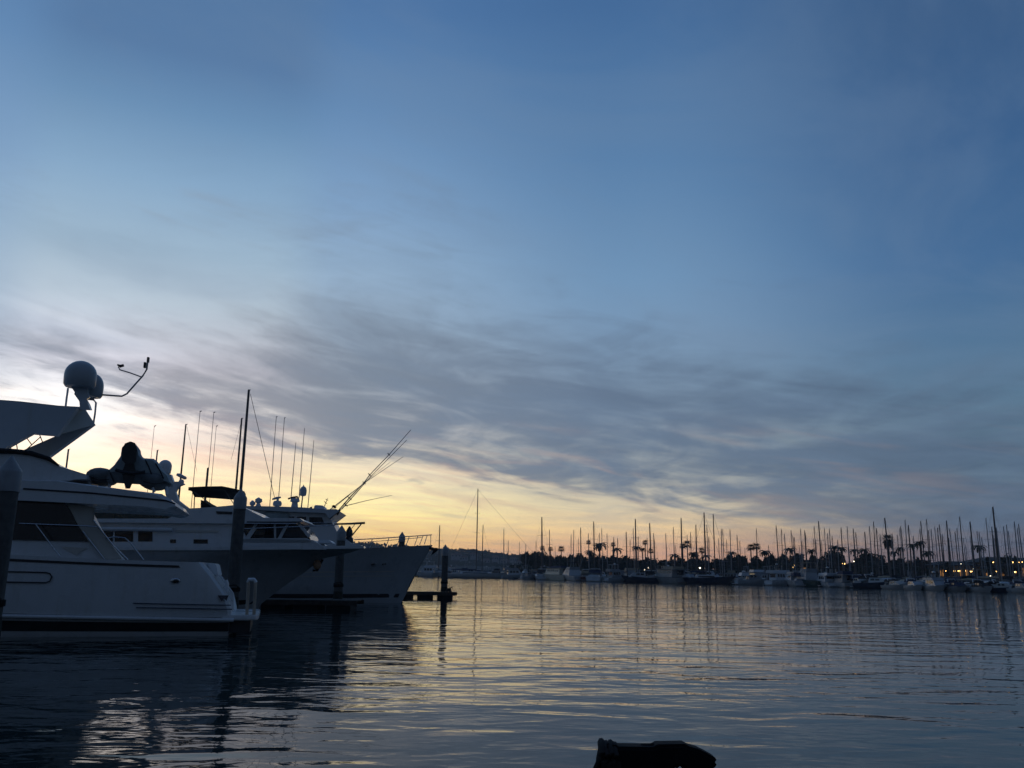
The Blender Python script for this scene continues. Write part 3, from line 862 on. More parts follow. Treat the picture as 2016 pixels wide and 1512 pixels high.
# ------------------------------------------------------------------ third yacht: sport fisher with outriggers, sharp bow
S = Frame(850, 60.0, R(5))
y3 = empty('sport_fishing_yacht', S.o, S.yaw)
tag(y3, 'white sport-fishing yacht with raised outriggers and sharp flared bow beside the finger dock', 'yacht', 'motor yachts berthed side by side')
C3 = 2.8
T = lambda x, y, w_=0.0: S.p(x, y, w_)
lv3 = []
for (sy, bx, by, hb, full) in ((1098, 852, 1073, 2.8, 1.0), (1104, 845, 1083, 2.75, 0.95), (1120, 828, 1112, 2.6, 0.8), (1145, 806, 1150, 2.45, 0.66), (1178, 796, 1176, 2.35, 0.55)):
    qs, qb = T(260, sy, 0.0), T(bx, by, C3)
    lv3.append((-23.0, qs[2], qb[0], qb[2], hb, full))
lv3.append((-22.8, -0.5, lv3[-1][2] - 0.5, -0.5, 1.6, 0.5))
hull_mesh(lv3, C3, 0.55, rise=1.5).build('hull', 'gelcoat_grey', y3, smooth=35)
strip_on(lv3, C3, 3, 4, 0.0, 0.98, fa=0.72, fb=1.0, t0=0.55, rise=1.5).build('boot_stripe', 'boot_stripe', y3)
for ka, kb in ((0.30, 0.36), (0.55, 0.60)):
    strip_on(lv3, C3, 2, 3, 0.45, 0.93, fa=ka, fb=kb, t0=0.55, rise=1.5).build('accent_stripe', 'soffit', y3)
for px in (735, 757):
    MB().prism(S.poly([(px - 3.5, 1110), (px + 3.5, 1109), (px + 3.5, 1111.5), (px - 3.5, 1112.5)], 1.4), 0.75, 1.5).build('portlight', 'dark_glass', y3)
# house
zt = T(560, 1000, 0.7)[2]
h3_ = MB().prism(S.poly([(330, 1090), (330, 1010), (560, 1003), (640, 1003), (650, 1021), (665, 1050), (692, 1070), (700, 1086)], 0.7), 0.7, 4.9).build('house', 'gelcoat', y3)
for pts in (((584, 1017), (603, 1017), (603, 1034), (586, 1034)), ((609, 1018), (634, 1018.5), (639, 1032), (609, 1033)), ((548, 1017), (579, 1017), (579, 1026), (560, 1034), (548, 1034))):
    MB().prism(S.poly(pts, 0.68), 0.66, 0.72).build('house_window', 'dark_glass', h3_)
MB().tube([T(600, 1029, 0.62), T(640, 1030, 0.62), T(655, 1031, 0.62)], 0.03).build('house_rail', 'stainless', h3_)
MB().prism(S.poly([(655, 1050), (692, 1069), (712, 1073), (716, 1084), (655, 1084)], 1.2), 1.2, 4.4).build('trunk_cabin', 'gelcoat', y3, bevel=0.03)
# hardtop and enclosed bridge
ht = MB().prism(S.poly([(484, 996), (545, 997), (600, 999), (640, 1003), (662, 1002), (668, 1006), (660, 1012), (648, 1021), (640, 1010), (560, 1007), (484, 1002)], 0.3), 0.3, 5.3).build('hardtop', 'gelcoat_cool', y3)
MB().prism(S.poly([(490, 1002), (560, 1007), (640, 1010), (636, 1017), (490, 1017)], 0.9), 0.9, 4.7).build('bridge_enclosure', 'dark_glass', y3)
for px in (500, 519, 537, 556, 580):
    MB().prism(S.poly([(px - 1.6 - 4, 1016), (px - 1.6, 1003), (px + 1.6, 1003), (px + 1.6 - 4, 1016)], 0.86), 0.84, 0.92).build('enclosure_post', 'gelcoat', y3)
MB().ball(T(545, 1016, 0.95), 1.15, 0.5, 0.5).build('venturi_screen', 'grey_canvas', y3, smooth=60)
MB().prism(S.poly([(619, 994), (636, 995), (638, 1003), (617, 1003)], 1.5), 1.5, 3.5).build('life_raft_box', 'white_plastic', y3, bevel=0.05)
# rooftop gear
def radar(px, py, bar, w_):
    q = T(px, py, w_)
    r1_ = MB().lathe([(0.16, -0.42), (0.14, -0.25), (0.30, -0.2), (0.32, 0.0), (0.24, 0.13), (0.08, 0.17), (0.06, 0.28)], q, 12).build('radar_pedestal', 'gelcoat_cool', y3, smooth=40)
    MB().tube([T(bar[0], bar[1], w_), T((bar[0] + bar[2]) / 2, (bar[1] + bar[3]) / 2 - 0.5, w_), T(bar[2], bar[3], w_)], [0.06, 0.1, 0.06], 7).build('radar_scanner', 'gelcoat_cool', r1_)
radar(546, 990, (536, 983, 553, 979), 2.5)
MB().lathe([(0.3, -0.35), (0.24, 0.0), (0.2, 0.25), (0.34, 0.3), (0.3, 0.5), (0.12, 0.55)], T(580, 996, 2.5), 12).build('mast_pedestal', 'gelcoat_cool', y3, smooth=40)
MB().tube([T(567, 982, 2.5), T(575, 979.5, 2.5), T(585, 978, 2.5), T(588, 983, 2.5)], [0.06, 0.07, 0.07, 0.05], 7).build('radar_scanner', 'black_plastic', y3)
q = T(597, 967, 2.6)
MB().lathe([(0.08, -0.36), (0.2, -0.32), (0.24, -0.18), (0.25, 0.0)] + [(0.25 * math.cos(k * math.pi / 12), 0.36 * math.sin(k * math.pi / 12)) for k in range(1, 6)] + [(0.03, 0.38), (0.03, 0.46)], q, 16).build('satellite_dome', 'gelcoat_cool', y3, smooth=50)
MB().tube([T(596, 975, 2.6), T(593, 1001, 2.6)], 0.045).build('dome_pole', 'aluminium', y3)
MB().tube([T(587, 983, 2.55), T(591, 973, 2.6)], 0.03).build('dome_strut', 'aluminium', y3)
for (px, py, s_) in ((509, 988, 0.2), (497, 993, 0.16)):
    sl_ = MB().lathe([(s_, -0.3), (s_ * 0.6, -0.1), (s_ * 1.3, 0.0), (s_ * 1.2, s_), (s_ * 0.4, s_ * 1.3)], T(px, py, 1.8), 10).build('searchlight', 'gelcoat_cool', y3, smooth=40)
    MB().ball(T(px, py - 5, 1.8), s_ * 0.7).build('horn', 'stainless', sl_, smooth=60)
MB().tube([T(610, 1000, 1.5), T(614, 998, 1.5), T(612, 1003, 1.5)], 0.06).build('horn', 'black_plastic', y3)
for (xa, ya, xb, yb, wv) in ((582.5, 871, 573, 979, 1.5), (599.5, 843, 589, 975, 3.5), (618, 867, 606, 1000, 4.4), (645, 981, 636, 1003, 2.0)):
    MB().tube([T(xb, yb, wv), T((xa + xb) / 2, (ya + yb) / 2, wv), T(xa, ya, wv)], [0.03, 0.026, 0.018], 6).build('whip_antenna', 'mast_pale', y3)
MB().tube([T(638, 987, 2.0), T(644, 992, 2.0)], 0.025).build('aerial_crossbar', 'wire', y3)
MB().tube([T(641, 983, 2.0), T(646, 985, 2.0)], 0.025).build('aerial_crossbar', 'wire', y3)
# outriggers
for pts, wv, rr in ((((664, 1008), (688, 980), (717, 950), (728, 935), (766, 895), (809, 846)), 0.4, 0.05), (((672, 1003), (700, 972), (730, 938), (801, 866)), 5.0, 0.045),
                    (((650, 1003), (690, 972), (720, 949), (794, 899)), 1.2, 0.035), (((676, 997), (720, 986), (772, 975)), 4.6, 0.032), (((646, 1008), (655, 1002), (715, 952), (769, 909)), 4.2, 0.026)):
    n_ = len(pts)
    o_ = MB().tube([T(x, y, wv) for x, y in pts], [rr * (1 - 0.55 * i / (n_ - 1)) for i in range(n_)], 6).build('outrigger', 'aluminium', y3)
    if rr == 0.05:
        for (xa, ya, xb, yb) in ((683, 976, 692, 984), (714, 948, 720, 953), (725, 932, 731, 938), (677, 990, 684, 997), (763, 892, 768, 897)):
            MB().tube([T(xa, ya, wv - 0.05), T(xb, yb, wv - 0.05)], 0.035).build('spreader', 'wire', o_)
MB().tube([T(648, 1021, 0.5), T(656, 1010, 0.5), T(670, 1006, 0.5), T(664, 1014, 0.5)], [0.1, 0.2, 0.14, 0.05], 7).build('outrigger_bracket', 'black_plastic', y3)
MB().tube([T(654, 998, 0.9), T(657, 996, 0.9), T(661, 1000, 0.9)], 0.09).build('floodlight', 'black_plastic', y3)
# boom above the foredeck
bo = MB().tube([T(652, 1032, 2.0), T(690, 1031, 2.0), T(718.5, 1029.5, 2.0)], [0.06, 0.075, 0.085], 7).build('boom', 'mast_dark', y3)
MB().tube([T(711, 1032, 2.0), T(690, 1058, 2.0)], 0.05).build('boom_strut', 'mast_dark', bo)
MB().tube([T(699, 1032, 2.0), T(688, 1046, 2.0)], 0.025).build('boom_strut', 'wire', bo)
wn = MB().lathe([(0.35, -0.4), (0.3, 0.0), (0.2, 0.1), (0.26, 0.3), (0.22, 0.55), (0.1, 0.75), (0.05, 0.85)], T(687, 1060, 2.2), 10).build('windlass', 'black_plastic', y3, smooth=40)
MB().tube([T(683, 1052, 2.2), T(690, 1047, 2.2)], 0.08).build('windlass_arm', 'black_plastic', wn)
# bow rail
MB().tube([T(697, 1062.5, 0.9), T(740, 1060.5, 1.1), T(790, 1057, 1.7), T(830, 1054.5, 2.4), T(850, 1053, 2.75)], 0.038, 6).build('bow_rail', 'stainless', y3)
MB().tube([T(705, 1068, 0.9), T(750, 1065, 1.15), T(790, 1062, 1.7), T(830, 1058, 2.4)], 0.024, 6).build('bow_rail', 'stainless', y3)
for (xa, ya, xb, yb, wv) in ((848, 1053, 848, 1073, 2.72), (841, 1054, 835, 1072, 2.5), (833, 1054.5, 826, 1073, 2.4), (823, 1055, 816, 1074, 2.2), (806, 1056, 799, 1075, 1.9), (788, 1057, 781, 1076, 1.65), (766, 1058.5, 760, 1077, 1.35), (733, 1061, 728, 1079, 1.05)):
    MB().tube([T(xa, ya, wv), T(xb, yb, wv)], 0.026).build('stanchion', 'stainless', y3)
# anchor on the bow roller
a3 = MB().tube([T(842, 1077, C3), T(853, 1081, C3), T(860, 1082, C3)], [0.1, 0.12, 0.06], 7).build('anchor_roller', 'black_plastic', y3)
MB().rings([[T(857, 1078, C3 - k), T(864, 1081, C3 - k), T(858, 1087, C3 - k), T(848, 1094, C3 - k), T(852, 1086, C3 - k)] for k in (-0.12, 0.12)]).build('anchor', 'cast_iron', a3)

# ------------------------------------------------------------------ piles and docks
def pile(px, ytop, d, dia, label, lean=0.0):
    q = at_y(px, ytop, d)
    o = empty('dock_pile', (q.x, q.y, 0))
    tag(o, label, 'pile', 'pointed dock piles')
    r_ = dia / 2
    hcap = r_ * 1.5
    z1 = q.z - hcap
    MB().lathe([(r_, -1.5), (r_ * 1.02, 0.0), (r_ * 0.98, 0.9)] + [(r_ * 0.96, 0.9 + (z1 - 0.9) * k / 5) for k in range(1, 6)], (0, 0, 0), 16).build('shaft', 'concrete', o, smooth=40)
    MB().lathe([(r_ * 1.03, -1.4), (r_ * 1.06, 0.3), (r_ * 1.05, 0.75), (r_ * 0.99, 0.95)], (0, 0, 0), 16).build('tide_band', 'algae', o, smooth=40)
    MB().lathe([(r_ * 1.0, 1.2), (r_ * 1.12, 1.21), (r_ * 1.12, 1.36), (r_ * 1.0, 1.37)], (0, 0, 0), 16).build('steel_hoop', 'cast_iron', o)
    MB().tube([(r_ * 1.02, -0.1, 1.37), (r_ * 0.6, -r_ * 0.9, 1.5), (-r_ * 0.5, -r_ * 0.95, 1.44), (-r_ * 1.02, -0.05, 1.4)], 0.03, 6).build('rope_loop', 'rope', o)
    MB().lathe([(r_ * 0.99, -0.52), (r_ * 1.06, -0.51), (r_ * 1.06, -0.02), (r_ * 1.0, 0.03), (0.02, hcap)], (0, 0, z1), 16).build('cap', 'pile_cap', o, smooth=35)
    return o
pile(24, 897, 22.0, 0.55, 'thick concrete pile with pale pointed cap at the left edge, before the nearest yacht')
pile(475, 962, 39.6, 0.56, 'tall concrete pile with pale pointed cap between the nearest yacht and the pilothouse')
pile(673, 1034, 53.2, 0.55, 'dark pointed pile standing before the house front of the sport-fishing yacht')
pile(792, 1047, 86.0, 0.62, 'pointed pile rising behind the bow rail of the sport-fishing yacht')
pile(877, 1072, 74.5, 0.56, 'dark pointed pile alone in open water at the end of the finger dock')

def dock(xa, xb, d0, d1, ztop, label, yaw=0.0):
    a, b_ = at_y(xa, 1150, d0), at_y(xb, 1150, d0)
    o = empty('floating_dock', (a.x, d0, 0))
    tag(o, label, 'dock', 'floating finger docks')
    L_, W_ = b_.x - a.x, d1 - d0
    n_ = max(6, int(L_ / 0.32))
    pm = MB().box((0, 0, 0), (L_ / n_ - 0.02, W_, 0.05)).mesh('plank', 'dock_wood')
    for i in range(n_):
        p_ = bpy.data.objects.new('plank', pm)
        col.objects.link(p_)
        p_.parent = o
        p_.location = (i * L_ / n_, 0, ztop - 0.05)
    MB().box((-0.02, -0.06, ztop - 0.28), (L_ + 0.02, 0.04, ztop - 0.03)).build('fascia', 'dock_wood', o)
    MB().box((-0.02, W_ - 0.04, ztop - 0.28), (L_ + 0.02, W_ + 0.06, ztop - 0.03)).build('fascia', 'dock_wood', o)
    k = max(2, int(L_ / 1.5))
    for i in range(k):
        MB().box((0.1 + i * L_ / k, 0.1, -0.3), (i * L_ / k + L_ / k * 0.8, W_ - 0.1, ztop - 0.27)).build('float', 'dock_float', o)
    return o
dock(780, 898, 72.6, 74.0, 0.55, 'dark finger dock reaching past the sharp bow to the lone pile')
dock(512, 704, 50.2, 52.6, 0.52, 'dark low finger dock between the pilothouse yacht and the sport-fishing yacht')
q = at_y(884, 1160, 73.3)
bx = empty('coiled_hose', (q.x, 73.2, 0.55))
tag(bx, 'dark coiled hose heaped on the dock end beside the lone pile', 'hose')
MB().tube([(0.22 * math.cos(k * 0.7) * (1 - k * 0.01), 0.22 * math.sin(k * 0.7), 0.03 + k * 0.008) for k in range(34)], 0.035, 6).build('coil', 'rope', bx)
MB().tube([(0.0, 0.0, 0.0), (0.05, 0.0, 0.3), (0.22, 0.0, 0.38), (0.3, 0, 0.3)], 0.05, 6).build('nozzle', 'black_plastic', bx)

# ------------------------------------------------------------------ black mooring cleat close to the camera
G = Frame(1290, 2.5, 0.0)
K = lambda x, y, w_=0.0: G.p(x, y, w_)
cl = empty('mooring_cleat', G.o, 0)
tag(cl, 'black mooring cleat with rope wound round one horn, at the bottom edge of the picture', 'cleat')
k_ = 2.5 / FPX * 1.02
prof = [(1184, 1466), (1190, 1460), (1201, 1459), (1210, 1466), (1284, 1467), (1292, 1462), (1345, 1461), (1354, 1466), (1372, 1471), (1390, 1480), (1404, 1488), (1410, 1497), (1404, 1506), (1390, 1517), (1376, 1530), (1362, 1530), (1350, 1516), (1342, 1506), (1329, 1504), (1321, 1512), (1317, 1540), (1325, 1574), (1186, 1574), (1176, 1530), (1178, 1490)]
MB().prism(G.poly(prof), -0.032, 0.032).build('horn', 'cast_iron', cl, smooth=60, bevel=0.012)
zb_ = K(1290, 1575)[2]
MB().box((K(1200, 1575)[0], -0.06, zb_ - 0.03), (K(1350, 1575)[0], 0.06, zb_)).build('base_plate', 'cast_iron', cl, bevel=0.01)
MB().lathe([(0.2, -zb_ - 1.0), (0.21, -0.1), (0.19, -0.031)], (0.0, 0.0, zb_), 18).build('post', 'dock_wood', cl, smooth=40)
for k in range(4):
    cx, cy = 1184 + k * 9, 1492 + (3 if k % 2 else 0)
    cc = Vector(K(cx, cy))
    MB().tube([cc + Vector((0.004 * math.sin(j), 0.042 * math.cos(j * math.pi / 7), (0.043 - 0.002 * k) * math.sin(j * math.pi / 7))) for j in range(15)], 0.0085, 7).build('rope_turn', 'rope', cl, smooth=60)
MB().tube([K(1184, 1475, -0.02), K(1180, 1492, -0.03), K(1174, 1512, -0.035), K(1168, 1545, -0.03), K(1176, 1580, -0.02)], 0.009, 7).build('rope_tail', 'rope', cl, smooth=60)
MB().tube([K(1262, 1466, 0.0), K(1280, 1466, -0.0), K(1287, 1464, 0.0)], 0.004, 6).build('rope_end', 'rope', cl, smooth=60)

# ------------------------------------------------------------------ sailboats
def make_sailboat(hullmat, covermat, mastmat, L_=11.0, hm=14.0, wr=0.012, mr=0.09):
    root = empty('sailboat', (0, 0, -50))
    c = 0.0
    hb = L_ * 0.15
    lv_ = [(-L_ * 0.42, 1.15, L_ * 0.58, 1.45, hb, 0.9), (-L_ * 0.41, 0.7, L_ * 0.55, 0.85, hb * 0.95, 0.85), (-L_ * 0.38, 0.05, L_ * 0.48, 0.05, hb * 0.8, 0.7), (-L_ * 0.3, -0.4, L_ * 0.35, -0.4, hb * 0.3, 0.5)]
    h_ = hull_mesh(lv_, c, 0.45, n=12, stern=0.85).build('hull', hullmat, root, smooth=40)
    st_ = MB()
    st_.rings([[(-L_ * 0.385, -hb * 0.84, 0.03), (L_ * 0.2, -hb * 0.80, 0.03)], [(-L_ * 0.39, -hb * 0.86, 0.2), (L_ * 0.2, -hb * 0.82, 0.2)]], caps=False, closed=False)
    MB().rings([[(x, sy * hb * k_, z) for x, sy, k_, z in ((-L_ * 0.12, -1, 0.6, 1.15), (L_ * 0.26, -1, 0.42, 1.2), (L_ * 0.26, 1, 0.42, 1.2), (-L_ * 0.12, 1, 0.6, 1.15))],
                [(x, sy * hb * k_, z) for x, sy, k_, z in ((-L_ * 0.10, -1, 0.5, 1.72), (L_ * 0.20, -1, 0.34, 1.62), (L_ * 0.20, 1, 0.34, 1.62), (-L_ * 0.10, 1, 0.5, 1.72))]]).build('cabin', hullmat, root)
    for sy in (-1, 1):
        MB().box((-L_ * 0.05, sy * hb * 0.56 - 0.03, 1.35), (L_ * 0.14, sy * hb * 0.56 + 0.03, 1.52)).build('cabin_window', 'dark_glass', root)
    MB().lathe([(mr, 1.2), (mr, hm * 0.6), (mr * 0.75, hm - 0.1), (mr * 0.6, hm)], (L_ * 0.12, 0, 0), 8).build('mast', mastmat, root, smooth=60)
    MB().tube([(L_ * 0.11, 0, 2.3), (-L_ * 0.1, 0, 2.35), (-L_ * 0.30, 0, 2.3)], [0.13, 0.2, 0.12], 8).build('boom', covermat, root, smooth=60)
    for zf, wf in ((0.40, 0.75), (0.70, 0.55)):
        MB().tube([(L_ * 0.12 - 0.1, -hb * wf, hm * zf), (L_ * 0.12, 0, hm * zf + 0.06), (L_ * 0.12 - 0.1, hb * wf, hm * zf)], 0.03, 5).build('spreader', mastmat, root)
    rg = MB()
    for pts in ([(L_ * 0.57, 0, 1.45), (L_ * 0.13, 0, hm - 0.2)], [(-L_ * 0.41, 0, 1.2), (L_ * 0.11, 0, hm - 0.1)],
                [(L_ * 0.10, -hb * 0.95, 1.2), (L_ * 0.11, -hb * 0.75, hm * 0.4), (L_ * 0.11, -hb * 0.55, hm * 0.7), (L_ * 0.12, 0, hm - 0.3)], [(L_ * 0.10, hb * 0.95, 1.2), (L_ * 0.11, hb * 0.75, hm * 0.4), (L_ * 0.11, hb * 0.55, hm * 0.7), (L_ * 0.12, 0, hm - 0.3)]):
        rg.tube(pts, wr, 4)
    rg.build('rigging', 'wire', root)
    MB().tube([(L_ * 0.12, 0, hm - 0.05), (L_ * 0.12 + 0.3, 0, hm + 0.05)], 0.04, 5).build('masthead_vane', 'wire', root)
    return root


PROTO = [make_sailboat('gelcoat', 'navy_canvas', 'mast_dark', mr=0.15, wr=0.010), make_sailboat('gelcoat_cool', 'tan_canvas', 'mast_dark', 12.5, mr=0.16, wr=0.011), make_sailboat('navy_paint', 'navy_canvas', 'mast_pale', 11.5, mr=0.15, wr=0.009), make_sailboat('gelcoat_cream', 'black_canvas', 'mast_pale', 10.0, mr=0.14, wr=0.008)]
PROTO_USED = [False] * len(PROTO)


def place_sail(px, py, d, rz, k, label, group, thin=1.0):
    """the masthead is where the sight line through (px, py) meets distance d"""
    q = at_y(px, py, d)
    if PROTO_USED[k]:
        o = copy_tree(PROTO[k])
    else:
        o = PROTO[k]
        PROTO_USED[k] = True
    Lk = (11.0, 12.5, 11.5, 10.0)[k]
    s_ = max(0.62, min(1.7, q.z / 14.0))
    off = Vector((Lk * 0.12 * s_, 0, 0))
    off.rotate(Matrix.Rotation(rz, 3, 'Z'))
    o.location = (q.x - off.x, q.y - off.y, 0)
    o.rotation_euler = (0, 0, rz)
    o.scale = (s_, s_, s_)
    hz = q.z / 14.0 / s_
    for ch in o.children:
        nm = ch.name.split('.')[0]
        if nm in ('mast', 'rigging', 'spreader', 'masthead_vane'):
            ch.scale = (thin if nm == 'mast' else 1, thin if nm == 'mast' else 1, hz)
            if nm == 'mast':
                ch.location.x = Lk * 0.12 * (1 - thin)
    tag(o, label, 'sailboat', group)
    return o


# far marina: (x, y) of each masthead, extra distance behind the first row
MASTS = [(866, 1034, 12), (993, 1041, 40), (1001, 1064, 70), (1022, 1067, 60), (1036, 1071, 30), (1056, 1064, 35), (1068, 1018, 8), (1083, 1043, 22), (1094, 1075, 60),
         (1124, 1052, 40), (1128, 1043, 14), (1139, 1061, 40), (1160, 1050, 45), (1170, 1027, 10), (1179, 1049, 48), (1195, 1050, 32), (1209, 1058, 45), (1234, 1047, 12), (1239, 1062, 45), (1248, 1040, 36), (1251, 1022, 6),
         (1274, 1059, 40), (1281, 1030, 8), (1289, 1062, 34), (1312, 1050, 26), (1329, 1073, 48), (1340, 1020, 9), (1352, 1053, 44), (1368, 1033, 24), (1372, 1052, 34), (1392, 1033, 40), (1394, 1057, 10),
         (1416, 1060, 40), (1423, 1042, 16), (1430, 1062, 30), (1437, 1042, 36), (1452, 1053, 30), (1466, 1079, 46), (1514, 1073, 44), (1537, 1041, 15), (1546, 1051, 34), (1559, 1044, 22), (1574, 1075, 44), (1578, 1065, 36), (1585, 1049, 10),
         (1603, 1036, 18), (1607, 1062, 34), (1613, 1026, 7), (1629, 1050, 26), (1633, 1041, 16), (1655, 1039, 20), (1672, 1071, 44), (1679, 1041, 28), (1702, 1047, 12), (1717, 1027, 14), (1724, 1041, 24), (1732, 1051, 36), (1745, 1020, 6), (1756, 1050, 40),
         (1773, 1040, 44), (1780, 1024, 22), (1788, 1034, 12), (1814, 1026, 28), (1821, 1022, 30), (1846, 1039, 34), (1851, 1033, 26), (1861, 1025, 12), (1872, 1041, 24), (1884, 1040, 20), (1888, 1017, 16), (1902, 1073, 40), (1910, 1027, 8), (1926, 1046, 36),
         (1940, 1020, 14), (1950, 1037, 28), (1954, 998, 6), (1962, 1039, 20), (1979, 1033, 26), (1995, 1027, 16), (2007, 1032, 22)]
random.seed(31)
EXTRA = [(x_ + random.uniform(-6, 6), 1046 + random.uniform(-10, 22) + (1016 - min(x_, 2016)) * 0.004, random.uniform(22, 50)) for x_ in list(range(1150, 1560, 34)) + list(range(1560, 2020, 13))]
SPECIAL = {0: 'small pale sailboat by itself behind the lone pile, its mast short and thin', 6: 'sailboat with a tall slim mast just right of the distant hill',
           13: 'sailboat whose tall dark mast passes the big feathery palm', 20: 'sailboat whose tall mast stands over a palm crown, left of the lollipop palms',
           26: 'sailboat whose tall mast rises directly above the pair of round-headed palms', 47: 'sailboat with a tall mast with thick masthead above the round trees',
           57: 'sailboat whose mast leans over the tallest dark palm', 75: 'sailboat with the tallest mast over the lit waterfront building'}
random.seed(11)
SPECIAL = {MASTS[k][0]: v_ for k, v_ in SPECIAL.items()}
MASTS = sorted(MASTS + EXTRA)
for i, (x, y, off) in enumerate(MASTS):
    near_row = off < 13
    lab = SPECIAL.get(x, '%s sailboat across the water, its mast the %s counted from the left' % ('dark-masted' if near_row else 'faint distant', ordinal(i + 1)))
    rz = random.choice((-1, 1)) * math.pi / 2 + random.uniform(-0.12, 0.12)
    if x > 1750:
        rz = -math.pi / 2 + random.uniform(-0.12, 0.12)
    k = random.choice((0, 1, 1)) if near_row else random.randrange(4)
    o = place_sail(x, y, shore_d(x) + off, rz, k, lab, 'sailboats in the far marina', 1.0 if near_row else random.uniform(0.6, 0.9))
    o.rotation_euler = (random.uniform(-0.02, 0.02), random.uniform(-0.02, 0.02), rz)


def big_ketch(name, mainxy, mizzen, d, rz, L_, hullmat, label, stays):
    """a two-masted yacht lying side-on"""
    q, q2 = at_y(*mainxy, d), at_y(*mizzen, d)
    o = empty(name, (q.x, q.y, 0))
    tag(o, label, 'sailboat')
    hb = L_ * 0.12
    a, b_ = -L_ * 0.45, L_ * 0.55
    hull_mesh([(a, 1.5, b_, 2.1, hb, 0.9), (a + 0.4, 0.8, b_ - 1.0, 1.0, hb * 0.95, 0.85), (a + 1.0, 0.02, b_ - 2.2, 0.02, hb * 0.8, 0.7), (a + 2, -0.5, b_ - 4, -0.5, hb * 0.3, 0.5)], 0, 0.45, n=14, stern=0.8).build('hull', hullmat, o, smooth=40)
    MB().rings([[(x, sy * hb * 0.55, 1.5) for x, sy in ((-L_ * 0.2, -1), (L_ * 0.2, -1), (L_ * 0.2, 1), (-L_ * 0.2, 1))], [(x, sy * hb * 0.45, 2.3) for x, sy in ((-L_ * 0.18, -1), (L_ * 0.16, -1), (L_ * 0.16, 1), (-L_ * 0.18, 1))]]).build('cabin', 'gelcoat', o)
    MB().box((-L_ * 0.16, -hb * 0.54, 1.75), (L_ * 0.14, hb * 0.54, 2.05)).build('cabin_window', 'dark_glass', o)
    MB().lathe([(0.2, 1.4), (0.2, q.z * 0.6), (0.14, q.z)], (0, 0, 0), 8).build('mast', 'mast_dark', o, smooth=60)
    MB().lathe([(0.16, 1.4), (0.15, q2.z * 0.6), (0.11, q2.z)], (q2.x - q.x, 0, 0), 8).build('mizzen_mast', 'mast_dark', o, smooth=60)
    MB().tube([(0, 0, 3.0), (-L_ * 0.16, 0, 3.1), (-L_ * 0.30, 0, 3.0)], [0.16, 0.26, 0.14], 8).build('boom', 'navy_canvas', o, smooth=60)
    for zf in (0.28, 0.5, 0.72):
        MB().tube([(-1.0, -0.6, q.z * zf), (0, 0, q.z * zf + 0.05), (1.0, 0.6, q.z * zf)], 0.05, 5).build('spreader', 'mast_dark', o)
    rg = MB()
    for u_ in stays:
        rg.tube([(u_, 0, 1.8), (0, 0, q.z - 0.4)], 0.03, 4)
    rg.tube([(q2.x - q.x + 4.5 * (1 if stays[0] > 0 else -1), 0, 1.8), (q2.x - q.x, 0, q2.z - 0.3)], 0.025, 4)
    rg.build('rigging', 'wire', o)
    return o


big_ketch('ketch', (941, 962), (951, 1033), shore_d(945) - 4, 0, 30.0, 'gelcoat', 'large two-masted yacht below the hill, tallest mast left of the palms, long stay sloping right', (28.0 * 0.98, -13.0))
big_ketch('ketch', (1386, 1009), (1404, 1012), shore_d(1400) + 1, 0, 14.0, 'navy_paint', 'long low dark-blue yacht side-on with two tall masts close together', (5.6, -5.4))

# sailboats in the berths behind the near yachts
for (x, y, d, k, th, lab) in ((490, 767, 79, 1, 0.68, 'sailboat behind the pilothouse yacht, its mast the tallest and thickest at left'),
                              (476, 823, 84, 0, 0.6, 'sailboat whose mast stands close beside the thickest mast, slightly shorter'),
                              (366, 835, 82, 0, 0.56, 'sailboat whose single dark mast rises just right of the dinghy'),
                              (409, 921, 92, 0, 0.85, 'sailboat with a short stout mast ending just above the black bimini'),
                              (394, 809, 118, 3, 0.2, 'sailboat with a faint thin mast left of the short stout mast'),
                              (421, 811, 124, 3, 0.2, 'sailboat with a faint thin mast right of the short stout mast'),
                              (426, 838, 132, 2, 0.17, 'sailboat with the faintest thin mast above the black bimini'),
                              (304, 838, 128, 3, 0.17, 'sailboat with a faint thin mast just above the dinghy cover'),
                              (310, 886, 120, 2, 0.7, 'sailboat with a short mast peeping over the dinghy beside the white dome'),
                              (135, 884, 110, 2, 0.8, 'sailboat with a short mast tip between the radar arch and the dinghy'),
                              (544, 820, 140, 3, 0.26, 'sailboat with a pale mast above the sport-fishing yacht, left of a pair'),
                              (560, 822, 146, 3, 0.26, 'sailboat with a pale mast above the sport-fishing yacht, right of a pair')):
    o = place_sail(x, y, d, math.pi / 2, k, lab, 'sailboats berthed behind the near yachts', th)
    for ch in list(o.children):
        if ch.name.split('.')[0] in ('rigging',) or ch.name.split('.')[0] == 'spreader':
            bpy.data.objects.remove(ch)
    stay = {490: ((493, 776), (541, 982)), 366: ((368, 840), (388, 930)), 476: ((475, 830), (455, 905))}.get(x)
    if stay:
        inv_ = Matrix.Translation(o.location) @ o.rotation_euler.to_matrix().to_4x4() @ Matrix.Diagonal((*o.scale, 1))
        inv_ = inv_.inverted()
        MB().tube([inv_ @ at_y(*stay[0], d), inv_ @ at_y(*stay[1], d)], 0.02 if x == 490 else 0.012, 5).build('stay', 'wire', o)

